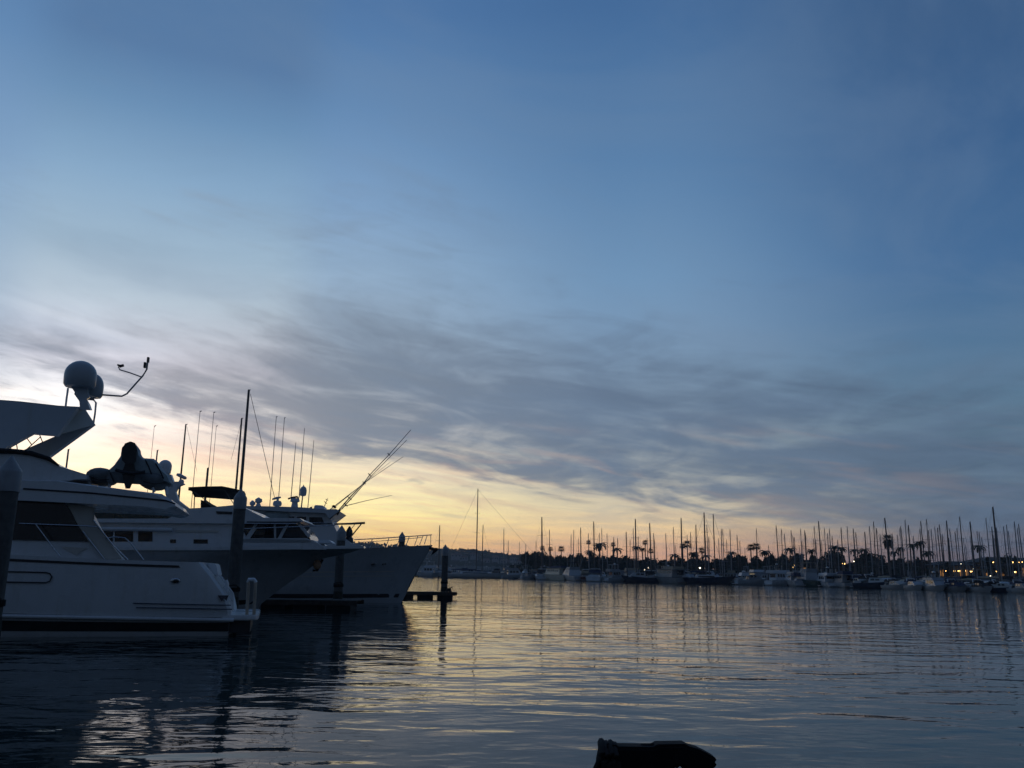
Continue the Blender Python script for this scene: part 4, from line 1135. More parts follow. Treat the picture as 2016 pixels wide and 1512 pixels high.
# ------------------------------------------------------------------ motor boats of the far marina
def motor_boat(px, wpx, kind, rz, hullmat, label, off=0.0, ypx=None, canvas='navy_canvas', tall=1.0):
    d = shore_d(px) + off
    q = at_y(px, 1130, d)
    side = abs(math.cos(rz)) > 0.5
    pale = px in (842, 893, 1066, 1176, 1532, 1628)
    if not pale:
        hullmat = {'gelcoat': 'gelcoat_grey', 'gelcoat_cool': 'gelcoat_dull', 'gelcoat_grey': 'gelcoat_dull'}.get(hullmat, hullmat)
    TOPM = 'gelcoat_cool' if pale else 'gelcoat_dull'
    Wm = wpx * d / FPX
    L_ = min(max(Wm / (1.0 if side else 0.36), 5.8), 19)
    hb = min(L_ * 0.18, 2.6)
    o = empty({'cruiser': 'cabin_cruiser', 'fly': 'flybridge_yacht', 'trawler': 'trawler_boat', 'sport': 'fishing_boat'}[kind], (q.x, q.y, 0), rz)
    tag(o, label, 'motorboat', 'motorboats in the far marina')
    f = (0.9 + L_ * 0.055) * tall
    a, b_ = -L_ * 0.48, L_ * 0.52
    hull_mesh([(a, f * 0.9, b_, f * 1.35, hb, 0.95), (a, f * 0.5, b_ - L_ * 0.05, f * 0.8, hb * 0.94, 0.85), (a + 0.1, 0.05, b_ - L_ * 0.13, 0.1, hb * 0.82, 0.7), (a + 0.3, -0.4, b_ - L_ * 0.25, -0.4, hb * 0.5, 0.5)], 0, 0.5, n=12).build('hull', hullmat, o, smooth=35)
    MB().box((a - 0.7, -hb * 0.85, 0.22), (a + 0.02, hb * 0.85, 0.34)).build('swim_platform', 'teak' if kind == 'trawler' else 'gelcoat', o)

    def cabin(u0_, u1_, r0_, r1_, z0, z1, hw, name, m_):
        p_ = MB()
        p_.rings([[(u0_, -hw, z0), (u1_, -hw, z0), (u1_, hw, z0), (u0_, hw, z0)], [(u0_ + r0_, -hw * 0.9, z1), (u1_ - r1_, -hw * 0.88, z1), (u1_ - r1_, hw * 0.88, z1), (u0_ + r0_, hw * 0.9, z1)]])
        return p_.build(name, m_, o)

    def windows(u0_, u1_, r1_, z0, z1, hw, par, n=3):
        for sy in (-1, 1):
            for i in range(n):
                x0, x1 = u0_ + (u1_ - u0_) * i / n + 0.08, u0_ + (u1_ - u0_) * (i + 1) / n - 0.08
                m__ = MB()
                m__.rings([[(x0, sy * (hw + 0.02), z0), (x1, sy * (hw + 0.02), z0), (x1 - 0.1, sy * (hw * 0.94 + 0.03), z1), (x0, sy * (hw * 0.94 + 0.03), z1)], [(x0, sy * (hw - 0.1), z0), (x1, sy * (hw - 0.1), z0), (x1 - 0.1, sy * (hw * 0.94 - 0.1), z1), (x0, sy * (hw * 0.94 - 0.1), z1)]])
                m__.build('side_window', 'dark_glass', par)

    top = f * 1.02
    vary = ('gelcoat_grey', 'gelcoat_dull', 'gelcoat_dull', 'soffit', 'navy_canvas', 'black_canvas', 'gelcoat_grey')
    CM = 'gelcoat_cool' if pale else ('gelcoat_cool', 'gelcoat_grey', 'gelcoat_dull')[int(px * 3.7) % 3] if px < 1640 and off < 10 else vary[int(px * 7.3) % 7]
    if kind == 'cruiser':
        h1_ = 1.25 * tall
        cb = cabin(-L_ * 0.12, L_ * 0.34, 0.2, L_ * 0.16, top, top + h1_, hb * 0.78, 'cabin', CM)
        windows(-L_ * 0.08, L_ * 0.14, 0, top + h1_ * 0.45, top + h1_ * 0.85, hb * 0.745, cb, 2)
        cabin(-L_ * 0.36, -L_ * 0.10, 0.3, 0.1, top + 0.9 * tall, top + 1.75 * tall, hb * 0.75, 'canopy', canvas)
        MB().tube([(-L_ * 0.16, -hb * 0.7, top + 0.8), (-L_ * 0.22, -hb * 0.6, top + 2.1 * tall), (-L_ * 0.22, hb * 0.6, top + 2.1 * tall), (-L_ * 0.16, hb * 0.7, top + 0.8)], 0.1, 6).build('radar_arch', 'gelcoat', o)
        cabin(-L_ * 0.46, -L_ * 0.30, 0.05, 0.05, f * 0.9 - 0.02, f * 0.9 + 0.5, hb * 0.7, 'cockpit_seat', TOPM)
    elif kind == 'fly':
        h1_ = 1.7 * tall
        cb = cabin(-L_ * 0.26, L_ * 0.30, 0.1, L_ * 0.12, top, top + h1_, hb * 0.85, 'cabin', CM)
        windows(-L_ * 0.2, L_ * 0.16, 0, top + h1_ * 0.42, top + h1_ * 0.88, hb * 0.805, cb, 3)
        MB().box((-L_ * 0.23, -hb * 0.6, top + 0.1), (-L_ * 0.255, hb * 0.6, top + h1_ * 0.85)).build('aft_door', 'dark_glass', cb)
        fb = cabin(-L_ * 0.40, L_ * 0.20, 0.0, 0.7, top + h1_, top + h1_ + 0.75 * tall, hb * 0.86, 'flybridge', TOPM)
        MB().box((-L_ * 0.28, -hb * 0.66, top + h1_ + 1.95 * tall), (L_ * 0.08, hb * 0.66, top + h1_ + 2.05 * tall)).build('hardtop', canvas, o)
        for sx in (-0.26, 0.05):
            for sy in (-1, 1):
                MB().tube([(L_ * sx, sy * hb * 0.62, top + h1_ + 0.6), (L_ * sx, sy * hb * 0.62, top + h1_ + 1.97 * tall)], 0.06, 5).build('hardtop_post', 'gelcoat', o)
        MB().lathe([(0.1, 0), (0.32, 0.08), (0.3, 0.3), (0.1, 0.36)], (-L_ * 0.05, 0, top + h1_ + 2.04 * tall), 10).build('radar_dome', 'gelcoat', o, smooth=40)
    elif kind == 'trawler':
        h1_ = 2.0 * tall
        cb = cabin(-L_ * 0.30, L_ * 0.22, 0.1, 0.35, top, top + h1_, hb * 0.82, 'cabin', 'gelcoat_cream' if px == 1096 else TOPM)
        windows(-L_ * 0.26, L_ * 0.18, 0, top + h1_ * 0.5, top + h1_ * 0.85, hb * 0.78, cb, 3)
        MB().box((-L_ * 0.298, -hb * 0.55, top + h1_ * 0.3), (-L_ * 0.31, hb * 0.2, top + h1_ * 0.9)).build('aft_window', 'dark_glass', cb)
        MB().box((-L_ * 0.42, -hb * 0.9, top + h1_), (L_ * 0.2, hb * 0.9, top + h1_ + 0.12)).build('roof', TOPM, o)
        cabin(-L_ * 0.30, L_ * 0.05, 0.1, 0.3, top + h1_ + 0.12, top + h1_ + 0.8, hb * 0.7, 'upper_helm', canvas)
        MB().tube([(-L_ * 0.1, 0, top + h1_), (-L_ * 0.1, 0, top + h1_ + 3.4)], 0.08, 6).build('signal_mast', 'mast_dark', o)
    else:
        h1_ = 1.8 * tall
        cb = cabin(-L_ * 0.10, L_ * 0.30, 0.1, L_ * 0.14, top, top + h1_, hb * 0.8, 'cabin', CM)
        windows(-L_ * 0.06, L_ * 0.14, 0, top + h1_ * 0.45, top + h1_ * 0.85, hb * 0.755, cb, 2)
        fb = cabin(-L_ * 0.10, L_ * 0.12, 0.0, 0.4, top + h1_, top + h1_ + 0.8, hb * 0.75, 'flybridge', TOPM)
        MB().box((-L_ * 0.12, -hb * 0.6, top + h1_ + 2.1), (L_ * 0.08, hb * 0.6, top + h1_ + 2.2)).build('tower_top', canvas, o)
        for sx in (-0.11, 0.07):
            for sy in (-1, 1):
                MB().tube([(L_ * sx, sy * hb * 0.68, top + h1_), (L_ * sx, sy * hb * 0.56, top + h1_ + 2.12)], 0.05, 5).build('tower_leg', 'aluminium', o)
        for sy in (-1, 1):
            MB().tube([(L_ * 0.02, sy * hb * 0.8, top + 1), (-L_ * 0.2, sy * hb * 1.2, top + h1_ + 5.5)], [0.06, 0.03], 5).build('outrigger', 'aluminium', o)
    return o


P2 = math.pi / 2
FLEET = [(842, 44, 'fly', math.pi, 'gelcoat', 'hazy white flybridge yacht showing between the sharp bow and the lone pile', 6, 'gelcoat_cool'),
         (893, 34, 'cruiser', 0.1, 'gelcoat', 'small white cruiser just right of the lone pile', 2, 'gelcoat_cool'),
         (925, 44, 'cruiser', 0.1, 'gelcoat_cool', 'low white cruiser left of the large two-masted yacht', 3, 'navy_canvas'),
         (1012, 50, 'fly', 0.2, 'gelcoat', 'white flybridge yacht right of the large two-masted yacht', 6, 'navy_canvas'),
         (1040, 30, 'cruiser', 0.5, 'gelcoat', 'white cruiser with a pale canopy left of the first lollipop palm', 0, 'gelcoat_cool'),
         (1066, 24, 'cruiser', P2, 'gelcoat', 'white cruiser seen end-on below the first lollipop palm', 0, 'black_canvas'),
         (1096, 36, 'trawler', P2 + 0.5, 'gelcoat_cream', 'boxy cream trawler with a pale cabin end below the lollipop palms', 0, 'navy_canvas'),
         (1128, 30, 'sport', P2 + 0.35, 'gelcoat', 'white fishing boat right of the cream trawler', 0, 'black_canvas'),
         (1152, 22, 'cruiser', P2, 'maroon_paint', 'small dark red-hulled cruiser left of the big feathery palm', 2, 'tan_canvas'),
         (1176, 30, 'cruiser', P2 - 0.3, 'gelcoat', 'white cruiser stern-on below the big feathery palm', 0, 'navy_canvas'),
         (1212, 46, 'fly', 0.5, 'gelcoat', 'white flybridge yacht with dark windows right of the big feathery palm', 2, 'gelcoat_cool'),
         (1262, 74, 'cruiser', math.pi - 0.1, 'navy_paint', 'long dark-hulled cruiser lying side-on below the small white lamps', 0, 'black_canvas'),
         (1318, 38, 'trawler', P2 + 0.4, 'gelcoat_cool', 'grey trawler with canopy left of the long dark-blue yacht', 0, 'tan_canvas'),
         (1347, 22, 'cruiser', -P2, 'gelcoat_cool', 'small cruiser beneath the pair of round-headed palms', 1, 'black_canvas'),
         (1478, 62, 'cruiser', 0.12, 'gelcoat', 'white cruiser side-on beside the bright low dock lamp', 0, 'gelcoat_cool'),
         (1532, 60, 'fly', 0.55, 'gelcoat', 'largest white flybridge yacht with dark hardtop in the middle of the far marina', 2, 'black_canvas'),
         (1565, 30, 'cruiser', P2, 'gelcoat', 'white cruiser end-on just right of the largest flybridge yacht', 0, 'navy_canvas'),
         (1592, 34, 'sport', P2 + 0.3, 'green_paint', 'dark olive fishing boat right of the largest flybridge yacht', 0, 'tan_canvas'),
         (1628, 30, 'fly', P2, 'gelcoat', 'white flybridge boat end-on left of the strong orange lamp', 0, 'black_canvas'),
         (1660, 30, 'trawler', P2, 'gelcoat', 'white trawler below the strong orange lamp', 0, 'navy_canvas'),
         (1693, 28, 'cruiser', -P2, 'gelcoat', 'white cruiser bow-on right of the strong orange lamp', 0, 'navy_canvas'),
         (1728, 36, 'cruiser', -P2 + 0.5, 'navy_paint', 'dark-hulled cruiser bow-on below the tallest dark palm', 0, 'black_canvas'),
         (1763, 26, 'cruiser', -P2 + 0.15, 'gelcoat', 'white cruiser bow-on under the flat round tree', 0, 'black_canvas'),
         (1798, 24, 'cruiser', -P2, 'gelcoat', 'white bow-on cruiser left of the lit building, first of the row', 0, 'navy_canvas'),
         (1840, 26, 'fly', -P2, 'gelcoat', 'white bow-on yacht just left of the lit building', 0, 'black_canvas'),
         (1880, 24, 'cruiser', -P2 + 0.1, 'gelcoat_grey', 'grey-white bow-on cruiser under the left end of the building lights', 0, 'navy_canvas'),
         (1930, 26, 'cruiser', -P2, 'gelcoat', 'white bow-on cruiser under the middle of the building lights', 0, 'black_canvas'),
         (1970, 30, 'cruiser', -P2 + 0.7, 'navy_paint', 'dark cruiser under the right part of the building lights', 1, 'black_canvas'),
         (2010, 26, 'cruiser', -P2, 'gelcoat', 'white bow-on cruiser at the right edge of the picture', 0, 'navy_canvas')]
for (px, wp, kd, rz, hm_, lab, off, cv_) in FLEET:
    motor_boat(px, wp, kd, rz, hm_, lab, off, canvas=cv_, tall=1.15 if px < 1000 else (0.95 if px < 1600 else (0.78 if px < 1750 else 0.62)))
random.seed(23)
SECOND = [(px_ + random.uniform(-5, 5), random.choice(('fly', 'cruiser', 'cruiser', 'trawler', 'sport'))) for px_ in range(864, 2012, 19)]
for i, (px, kd) in enumerate(SECOND):
    motor_boat(px, random.uniform(18, 36) * (0.7 if px < 1000 else 1), kd, random.choice((P2, -P2, 0.4, math.pi - 0.5)), random.choice(('gelcoat_cool', 'gelcoat_grey', 'gelcoat_grey', 'navy_paint', 'green_paint')),
               'motorboat half hidden in the second row of the far marina, %s from the left' % ordinal(i + 1), random.uniform(11, 36), tall=0.85 if px < 1600 else 0.6, canvas=random.choice(('navy_canvas', 'black_canvas', 'tan_canvas', 'gelcoat_cool')))

# low floating docks along the front of the far marina
segs = list(range(700, 2121, 142))
for i, (xa, xb) in enumerate(zip(segs[:-1], segs[1:])):
    o = empty('marina_dock', (0, 0, 0))
    a, b_ = at_y(xa, 1130, shore_d(xa) + 7), at_y(xb - 2, 1130, shore_d(xb - 2) + 7)
    tag(o, 'dark low marina dock along the far boats, %s stretch from the left' % ordinal(i + 1), 'dock', 'marina docks across the water')
    for nm, w0, w1, z0, z1, m_ in (('deck', 0, 2.4, 0.32, 0.5, 'dock_wood'), ('float', 0.2, 2.2, -0.3, 0.33, 'dock_float')):
        dv = Vector((b_.x - a.x, b_.y - a.y, 0)).normalized()
        nv = Vector((-dv.y, dv.x, 0))
        c_ = [Vector((a.x, a.y, 0)) + nv * w0, Vector((b_.x, b_.y, 0)) + nv * w0, Vector((b_.x, b_.y, 0)) + nv * w1, Vector((a.x, a.y, 0)) + nv * w1]
        MB().rings([[(p_.x, p_.y, z0) for p_ in c_], [(p_.x, p_.y, z1) for p_ in c_]]).build(nm, m_, o)

# ------------------------------------------------------------------ trees
random.seed(5)


def crown_mesh(name, n, rx, rz_, m, leafs=0.55, clumps=16, flat=0.0):
    mb_ = MB()
    cs = []
    for _ in range(clumps):
        a, e_, r_ = random.uniform(0, 6.28), math.asin(random.uniform(-0.5, 1)), random.uniform(0.35, 0.95)
        cs.append((math.cos(a) * math.cos(e_) * r_ * rx, math.sin(a) * math.cos(e_) * r_ * rx, math.sin(e_) * r_ * rz_, random.uniform(0.25, 0.45) * rx))
    for i in range(n):
        c = random.choice(cs)
        v_ = Vector((random.gauss(0, 1), random.gauss(0, 1), random.gauss(0, 1))).normalized() * c[3] * random.random() ** 0.4
        p_ = Vector(c[:3]) + Vector((v_.x, v_.y, v_.z * 0.8))
        d1 = Vector((random.gauss(0, 1), random.gauss(0, 1), random.gauss(0, 0.6))).normalized()
        d2 = d1.cross(Vector((random.gauss(0, 1), random.gauss(0, 1), random.gauss(0, 1)))).normalized()
        s_ = leafs * random.uniform(0.6, 1.2)
        mb_.add([p_ - d1 * s_, p_ + d2 * s_ * 0.5, p_ + d1 * s_, p_ - d2 * s_ * 0.5], [(0, 1, 2, 3)])
    return mb_.mesh(name, m)


def trunk_mesh(h, r_):
    mb_ = MB()
    mb_.tube([(0, 0, -0.3), (0.1, 0.05, h * 0.3), (0.0, 0.1, h * 0.62)], [r_ * 1.3, r_, r_ * 0.75], 7)
    for k in range(5):
        a = k * 1.26 + random.uniform(-0.3, 0.3)
        mb_.tube([(0, 0.05, h * random.uniform(0.3, 0.5)), (math.cos(a) * h * 0.2, math.sin(a) * h * 0.2, h * 0.68), (math.cos(a) * h * 0.34, math.sin(a) * h * 0.34, h * 0.88)], [r_ * 0.6, r_ * 0.4, r_ * 0.12], 5)
    return mb_.mesh('trunk', 'bark', smooth=60)


CR = [crown_mesh('crown', 1500, 4.2, 3.2, 'leaf'), crown_mesh('crown', 1500, 4.6, 2.6, 'leaf_olive'), crown_mesh('crown', 1300, 3.2, 3.6, 'leaf'), crown_mesh('crown', 1700, 5.2, 2.4, 'leaf', clumps=24)]
TR = [trunk_mesh(6.0, 0.28), trunk_mesh(5.5, 0.24), trunk_mesh(6.5, 0.3)]


def mesh_obj(name, me, parent):
    o = bpy.data.objects.new(name, me)
    col.objects.link(o)
    o.parent = parent
    return o


def tree(px, ytop, rxpx, d, k, label, group):
    q = at_y(px, ytop, d)
    base = 1.8
    H_ = max(3.0, q.z - base)
    o = empty('broadleaf_tree', (q.x, q.y, base), random.uniform(0, 6.28))
    tag(o, label, 'tree', group)
    rx = rxpx * d / FPX
    R0, Z0 = ((4.2, 3.2), (4.6, 2.6), (3.2, 3.6), (5.2, 2.4))[k]
    c = mesh_obj('crown', CR[k], o)
    sz = min(H_ * 0.42 / Z0, 1.4)
    c.scale = (rx / R0 * 0.95, rx / R0 * 0.95, sz)
    c.location = (0, 0, H_ - Z0 * sz * 1.12)
    t_ = mesh_obj('trunk', TR[k % 3], o)
    t_.scale = (1, 1, H_ / 6.6)
    return o


TREES = [(1640, 1083, 24, 'dense round tree left of the strong orange lamp'), (1706, 1087, 27, 'widest dense round tree right of the strong orange lamp'), (1768, 1101, 24, 'flat-topped round tree under the tallest dark palm'),
         (1808, 1096, 9, 'small slim tree between the flat-topped tree and the lit building'), (1860, 1108, 16, 'low round tree at the left end of the lit building'), (1984, 1093, 22, 'round tree behind the right part of the lit building'),
         (1944, 1096, 12, 'small tree beside the middle of the lit building'), (1600, 1094, 14, 'tree behind the red-roofed building'), (1570, 1085, 14, 'tree rising behind the largest flybridge yacht'), (1545, 1090, 18, 'bushy tree left of the red-roofed building'),
         (1518, 1092, 14, 'tree right of the double-headed palm'), (1448, 1088, 18, 'dark bushy tree right of the dark-blue two-masted yacht'), (1462, 1094, 14, 'dark tree above the bright low dock lamp'), (1428, 1100, 14, 'dark tree behind the dark-blue yacht stern masts')]
for i, (x, y, r_, lab) in enumerate(TREES):
    tree(x, y, r_, shore_d(x) + 66 + (i % 3) * 5, 3 if r_ > 20 else i % 3, lab, 'trees on the far bank')
k = 0
for x in list(range(1036, 1424, 15)):
    k += 1
    yb = 1085 + (x - 1036) * 0.04
    tree(x + random.uniform(-4, 4), yb + random.uniform(-3, 7), random.uniform(12, 19), shore_d(x) + 64 + random.uniform(0, 16), random.randrange(4),
         'dark tree in the dense row behind the marina, %s from the left' % ordinal(k), 'dense tree row behind the marina')
for x in list(range(1432, 1850, 19)):
    k += 1
    tree(x + random.uniform(-6, 6), 1102 + random.uniform(-6, 5), random.uniform(11, 19), shore_d(x) + 70 + random.uniform(0, 16), random.randrange(4),
         'dark tree in the dense row behind the marina, %s from the left' % ordinal(k), 'dense tree row behind the marina')
# low dark hedge along the bank
mb = MB()
for i in range(9000):
    px = random.uniform(1000, 2060)
    D = shore_d(px) + random.uniform(62, 70)
    q = at_y(px, 1130, D)
    z = 1.6 + (0.25 if px > 1845 else 1.0) * random.random() ** 1.5 * (3.4 + 1.6 * math.sin(px * 0.05) * math.sin(px * 0.021))
    d1 = Vector((random.gauss(0, 1), random.gauss(0, 1), random.gauss(0, 0.7))).normalized() * random.uniform(0.4, 0.9)
    d2 = d1.cross(Vector((random.gauss(0, 1), random.gauss(0, 1), random.gauss(0, 1)))).normalized() * 0.4
    p_ = Vector((q.x, q.y, z))
    mb.add([p_ - d1, p_ + d2, p_ + d1, p_ - d2], [(0, 1, 2, 3)])
tag(mb.build('undergrowth', 'leaf'), 'dark undergrowth along the far bank behind the boats', 'shrubs', kind='stuff')


def palm_crown(kind):
    mb_ = MB()
    n = 34 if kind == 'fan' else 22
    for i in range(n):
        a = i * 2.4 + random.uniform(-0.2, 0.2)
        if kind == 'fan':
            e_ = math.asin(max(-0.98, min(0.98, -0.75 + 1.7 * i / n)))
            L_ = random.uniform(0.85, 1.1)
            dv = Vector((math.cos(a) * math.cos(e_), math.sin(a) * math.cos(e_), math.sin(e_)))
            sd = dv.cross(Vector((0, 0, 1))).normalized()
            tip = dv * L_
            mid = dv * L_ * 0.55
            up = sd.cross(dv)
            for g in range(5):
                w_ = (g - 2) * 0.16
                mb_.add([mid * 0.6, mid + sd * (w_ - 0.07) + up * 0.02, tip + sd * w_ * 2.0 - Vector((0, 0, 0.08 * abs(g - 2))), mid + sd * (w_ + 0.07)], [(0, 1, 2, 3)])
        else:
            e0 = 0.9 - 1.0 * (i / n) + random.uniform(-0.15, 0.15)
            prev = Vector((0, 0, 0))
            L_ = random.uniform(0.85, 1.1)
            for s_ in range(5):
                ee = e0 - 0.42 * s_
                dv = Vector((math.cos(a) * math.cos(ee), math.sin(a) * math.cos(ee), math.sin(ee))) * (L_ * 0.25)
                sd = Vector((-math.sin(a), math.cos(a), -0.35)) * (0.17 * (1 - abs(s_ - 1.6) / 4.5))
                sd2 = Vector((math.sin(a), -math.cos(a), -0.35)) * (0.17 * (1 - abs(s_ - 1.6) / 4.5))
                nx = prev + dv
                mb_.add([prev, prev + sd, nx + sd * 0.8, nx, nx + sd2 * 0.8, prev + sd2], [(0, 1, 2, 3), (0, 3, 4, 5)])
                prev = nx
    return mb_.mesh('crown', 'palm_leaf')


PC = {'fan': [palm_crown('fan') for _ in range(2)], 'feather': [palm_crown('feather') for _ in range(3)]}
PT = MB().tube([(0, 0, -0.05), (0.004, 0, 0.3), (-0.004, 0, 0.7), (0, 0, 1.0)], [0.30, 0.2, 0.17, 0.15], 8).mesh('trunk', 'bark', smooth=60)
sk_ = MB()
for i in range(26):
    a = i * 2.4
    sk_.add([(math.cos(a) * 0.12, math.sin(a) * 0.12, 0.05), (math.cos(a + 0.5) * 0.26, math.sin(a + 0.5) * 0.26, -0.35), (math.cos(a) * 0.22, math.sin(a) * 0.22, -0.75 - 0.2 * random.random())], [(0, 1, 2)])
SKIRT = sk_.mesh('dead_frond_skirt', 'dead_frond')


def palm(px, py, rpx, kind, label, off=60, skirt=False):
    d = shore_d(px) + off
    q = at_y(px, py, d)
    o = empty('palm_tree', (q.x, q.y, 1.7), random.uniform(0, 6.28))
    tag(o, label, 'palm', 'palms on the far bank')
    r_ = rpx * d / FPX * (1.35 if kind == 'fan' else 1.4)
    H_ = q.z - 1.7
    c = mesh_obj('crown', random.choice(PC[kind]), o)
    c.location = (0, 0, H_)
    c.scale = (r_, r_, r_ * (1.05 if kind == 'fan' else 0.9))
    t_ = mesh_obj('trunk', PT, o)
    t_.scale = (1.1, 1.1, H_)
    if skirt:
        s_ = mesh_obj('dead_frond_skirt', SKIRT, c)
        s_.scale = (2.4, 2.4, 1.6)
    return o


for a in ((1068, 1079, 4.5, 'fan', 'small lollipop fan palm, first from the left, against a tall mast'), (1084, 1081, 4.5, 'fan', 'small fan palm with ragged head, second from the left'), (1105, 1081, 6, 'fan', 'round lollipop fan palm standing clear of the trees, third from the left'),
          (1159, 1068, 4.5, 'fan', 'slim fan palm just left of the big feathery palm'), (1181, 1073, 12, 'feather', 'big feathery palm with wind-blown fronds, widest in the left half of the marina'), (1161, 1086, 8, 'feather', 'low feathery palm below the slim fan palm'),
          (1207, 1072, 4.5, 'fan', 'small fan palm above a leaning feathery palm'), (1215, 1082, 9, 'feather', 'feathery palm leaning right of the big feathery palm'), (1253, 1078, 8, 'feather', 'feathery palm crossed by the tall mast'), (1270, 1068, 5, 'fan', 'high round lollipop palm between two tall masts'),
          (1265, 1081, 6, 'feather', 'small feathery palm below the high round lollipop palm'), (1281, 1085, 5, 'fan', 'low fan palm under a tall mast, right of the high lollipop palm'), (1344, 1075, 5.5, 'fan', 'left one of the pair of round-headed palms'), (1353, 1072, 8, 'fan', 'right and larger one of the pair of round-headed palms'),
          (1366, 1090, 9, 'feather', 'low feathery palm right of the round-headed pair'), (1382, 1084, 6, 'fan', 'fan palm left of the dark-blue yacht masts'), (1390, 1095, 8, 'feather', 'low feathery palm between the dark-blue yacht masts'), (1328, 1094, 9, 'feather', 'low drooping palm left of the round-headed pair'),
          (1478, 1078, 7, 'fan', 'left head of the double fan palm in the middle of the marina'), (1489, 1076, 7, 'fan', 'right head of the double fan palm in the middle of the marina'), (1506, 1087, 10, 'feather', 'spreading feathery palm right of the double fan palm'), (1441, 1089, 8, 'feather', 'feathery palm over the dark bushy tree'),
          (1555, 1082, 10, 'feather', 'feathery palm above the largest flybridge yacht'), (1597, 1084, 8, 'feather', 'feathery palm among masts left of the dense round tree'), (1643, 1077, 9, 'feather', 'left one of two palms over the dense round tree'), (1656, 1080, 9, 'feather', 'right one of two palms over the dense round tree'),
          (1682, 1084, 8, 'feather', 'small feathery palm between the two dense round trees'), (1701, 1083, 9, 'feather', 'palm poking out of the widest round tree'), (1735, 1095, 7, 'feather', 'small palm right of the widest round tree'), (1748, 1062, 10, 'fan', 'tallest dark palm, thick-headed, in the right part of the marina'),
          (1760, 1088, 8, 'feather', 'feathery palm leaning at the foot of the tallest dark palm'), (1772, 1080, 8, 'feather', 'feathery palm just right of the tallest dark palm'), (1797, 1074, 9, 'feather', 'left one of two wind-swept palms among pale masts'), (1811, 1069, 10, 'feather', 'right and higher one of two wind-swept palms among pale masts'),
          (1827, 1088, 10, 'feather', 'low wind-swept palm left of the lit building'), (1927, 1077, 11, 'feather', 'palm with flat spreading fronds above the lit building')):
    palm(*a, skirt=(a[0] in (1748,)))

# ------------------------------------------------------------------ waterfront buildings
def building(xa, xb, ytop, off, wallm, roofm, label, nwin, lit=(), hip=0.25, deep=12.0, eave=0.8):
    d = shore_d((xa + xb) / 2) + off
    a, b_ = at_y(xa, ytop, d), at_y(xb, ytop, d)
    o = empty('waterfront_building', (a.x, d, 1.7))
    tag(o, label, 'building', 'low buildings on the far bank')
    L_, H_ = b_.x - a.x, a.z - 1.7
    he = H_ * (1 - hip)
    MB().box((0, 0, -0.5), (L_, deep, he)).build('wall', wallm, o)
    e_ = eave
    MB().rings([[(-e_, -e_, he + 0.01), (L_ + e_, -e_, he + 0.01), (L_ + e_, deep + e_, he + 0.01), (-e_, deep + e_, he + 0.01)], [(-e_, -e_, he + 0.2), (L_ + e_, -e_, he + 0.2), (L_ + e_, deep + e_, he + 0.2), (-e_, deep + e_, he + 0.2)],
                [(deep * 0.3, deep * 0.45, H_), (L_ - deep * 0.3, deep * 0.45, H_), (L_ - deep * 0.3, deep * 0.55, H_), (deep * 0.3, deep * 0.55, H_)]]).build('roof', roofm, o)
    for i in range(nwin):
        x0 = L_ * (i + 0.25) / nwin
        x1 = L_ * (i + 0.75) / nwin
        w_ = MB().box((x0 - 0.12, -0.06, he * 0.26), (x1 + 0.12, 0.02, he * 0.78)).build('window_frame', 'gelcoat_cream', o)
        MB().box((x0, -0.1, he * 0.3), (x1, -0.05, he * 0.74)).build('pane', 'window_lit' if i in lit else 'dark_glass', w_)
    return o


building(1846, 1930, 1104, 74, 'stucco', 'roof_dark', 'low dark-roofed waterfront building with a row of yellow lamps, left of two', 7, (0, 3, 4), deep=10)
building(1934, 2075, 1096, 82, 'stucco', 'roof_dark', 'lit waterfront building with warm walls at the right edge', 10, (0, 2, 3, 5), deep=12)
building(1556, 1622, 1101, 80, 'stucco', 'roof_tile', 'red-tiled waterfront building with warm lamps behind the largest flybridge yacht', 4, (1,), deep=9)
building(1496, 1548, 1103, 96, 'stucco_grey', 'roof_dark', 'plain grey building behind the tree right of the double palm', 4, (), deep=10)
building(1278, 1318, 1113, 78, 'stucco_grey', 'roof_dark', 'pale grey shed behind the marina below two tall masts', 3, (), deep=8)


def lamp(px, py, off, r_, m, label):
    d = shore_d(px) + off
    q = at_y(px, py, d)
    base = 1.7 if off > 58 else 0.5
    o = empty('lamp_post', (q.x, q.y, base))
    tag(o, label, 'lamp', 'lamps along the far marina')
    h = q.z - base
    MB().tube([(0, 0.2, 0), (0, 0.2, h * 0.9), (0, 0.12, h + 0.25), (0, 0.0, h + r_)], [0.07, 0.06, 0.05, 0.05], 6).build('post', 'mast_dark', o)
    MB().ball((0, 0, h), r_, r_, r_ * 0.8, 10, 6).build('globe', m, o, smooth=60)
    MB().lathe([(r_ * 1.1, r_ * 0.5), (r_ * 0.7, r_ * 0.95), (0.06, r_ * 1.2)], (0, 0, h), 10).build('hood', 'mast_dark', o)
    return o


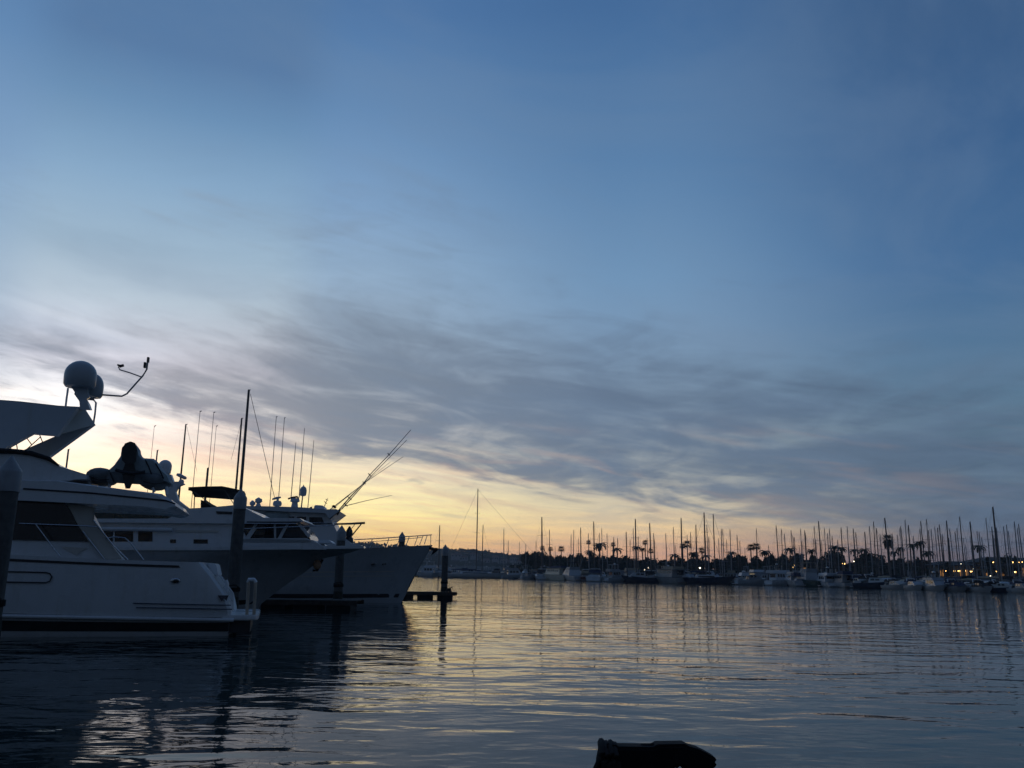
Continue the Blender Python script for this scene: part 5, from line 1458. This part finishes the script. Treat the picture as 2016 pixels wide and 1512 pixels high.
LAMPS = [(1378, 1118, 30, 0.34, 'lamp_white', 'bright white lamp below the dark-blue yacht masts'), (1461, 1141, 4, 0.24, 'lamp_white', 'bright low dock lamp beside the white side-on cruiser'),
         (1562, 1117, 66, 0.34, 'lamp_warm', 'warm lamp at the red-tiled building, lower of two'), (1565, 1113, 70, 0.26, 'lamp_warm', 'warm lamp at the red-tiled building, upper of two'), (1661, 1110, 58, 0.5, 'lamp_warm', 'strong orange lamp between the two dense round trees'),
         (1681, 1105, 60, 0.2, 'lamp_white', 'small white lamp just right of the strong orange lamp'), (1253, 1115, 40, 0.16, 'lamp_white', 'small white lamp under the feathery palm crossed by a mast'), (1276, 1118, 42, 0.2, 'lamp_white', 'small white lamp above the long dark-hulled cruiser'),
         (1269, 1122, 40, 0.15, 'lamp_white', 'faint lamp low above the long dark-hulled cruiser'), (1254, 1143, 2, 0.13, 'lamp_white', 'tiny lamp at the waterline by the long dark-hulled cruiser'),
         (1861, 1124, 62, 0.28, 'lamp_warm', 'yellow lamp at the left end of the lower row on the lit building'), (1879, 1124, 66, 0.26, 'lamp_warm', 'yellow lamp second in the lower row on the lit building'), (1888, 1124, 66, 0.36, 'lamp_warm', 'brightest yellow lamp in the lower row on the lit building'),
         (1900, 1124, 66, 0.26, 'lamp_warm', 'yellow lamp fourth in the lower row on the lit building'), (1912, 1125, 64, 0.32, 'lamp_warm', 'yellow lamp fifth in the lower row on the lit building'), (1917, 1120, 70, 0.18, 'lamp_white', 'small white lamp just above the fifth lamp of the lower row'),
         (1891, 1110, 60, 0.22, 'lamp_white', 'white lamp above the brightest yellow lamp'), (1955, 1107, 76, 0.26, 'lamp_warm', 'lamp at the left of the upper row at the right edge'), (1994, 1107, 76, 0.3, 'lamp_warm', 'bright lamp second in the upper row at the right edge'),
         (2005, 1107, 76, 0.26, 'lamp_warm', 'lamp third in the upper row at the right edge'), (2013, 1106.5, 76, 0.2, 'lamp_warm', 'lamp touching the right edge of the picture'), (1950, 1125, 70, 0.24, 'lamp_warm', 'yellow lamp sixth in the lower row'), (1960, 1125, 70, 0.36, 'lamp_warm', 'bright yellow lamp seventh in the lower row'),
         (1999, 1126, 66, 0.32, 'lamp_warm', 'yellow lamp last in the lower row near the right edge'), (1950, 1134, 20, 0.15, 'lamp_white', 'small white dock lamp low under the lit building')]
for a in LAMPS:
    lamp(*a[:3], a[3] * 0.75, *a[4:])

# ------------------------------------------------------------------ evening haze in the air
hm = bpy.data.materials.new('haze')
hm.use_nodes = True
hm.node_tree.nodes.clear()
t = NT(hm.node_tree)
pv_ = t.n('ShaderNodeVolumePrincipled')
pv_.inputs['Color'].default_value = (0.80, 0.86, 0.95, 1)
pv_.inputs['Density'].default_value = 0.00022
pv_.inputs['Anisotropy'].default_value = 0.2
t.l(pv_.outputs[0], t.n('ShaderNodeOutputMaterial').inputs['Volume'])
MATS['haze'] = hm
tag(MB().box((-2620, -310, -1.9), (2620, 2095, 68.0)).build('haze', 'haze'), 'thin evening haze over the harbour', 'haze', kind='stuff')
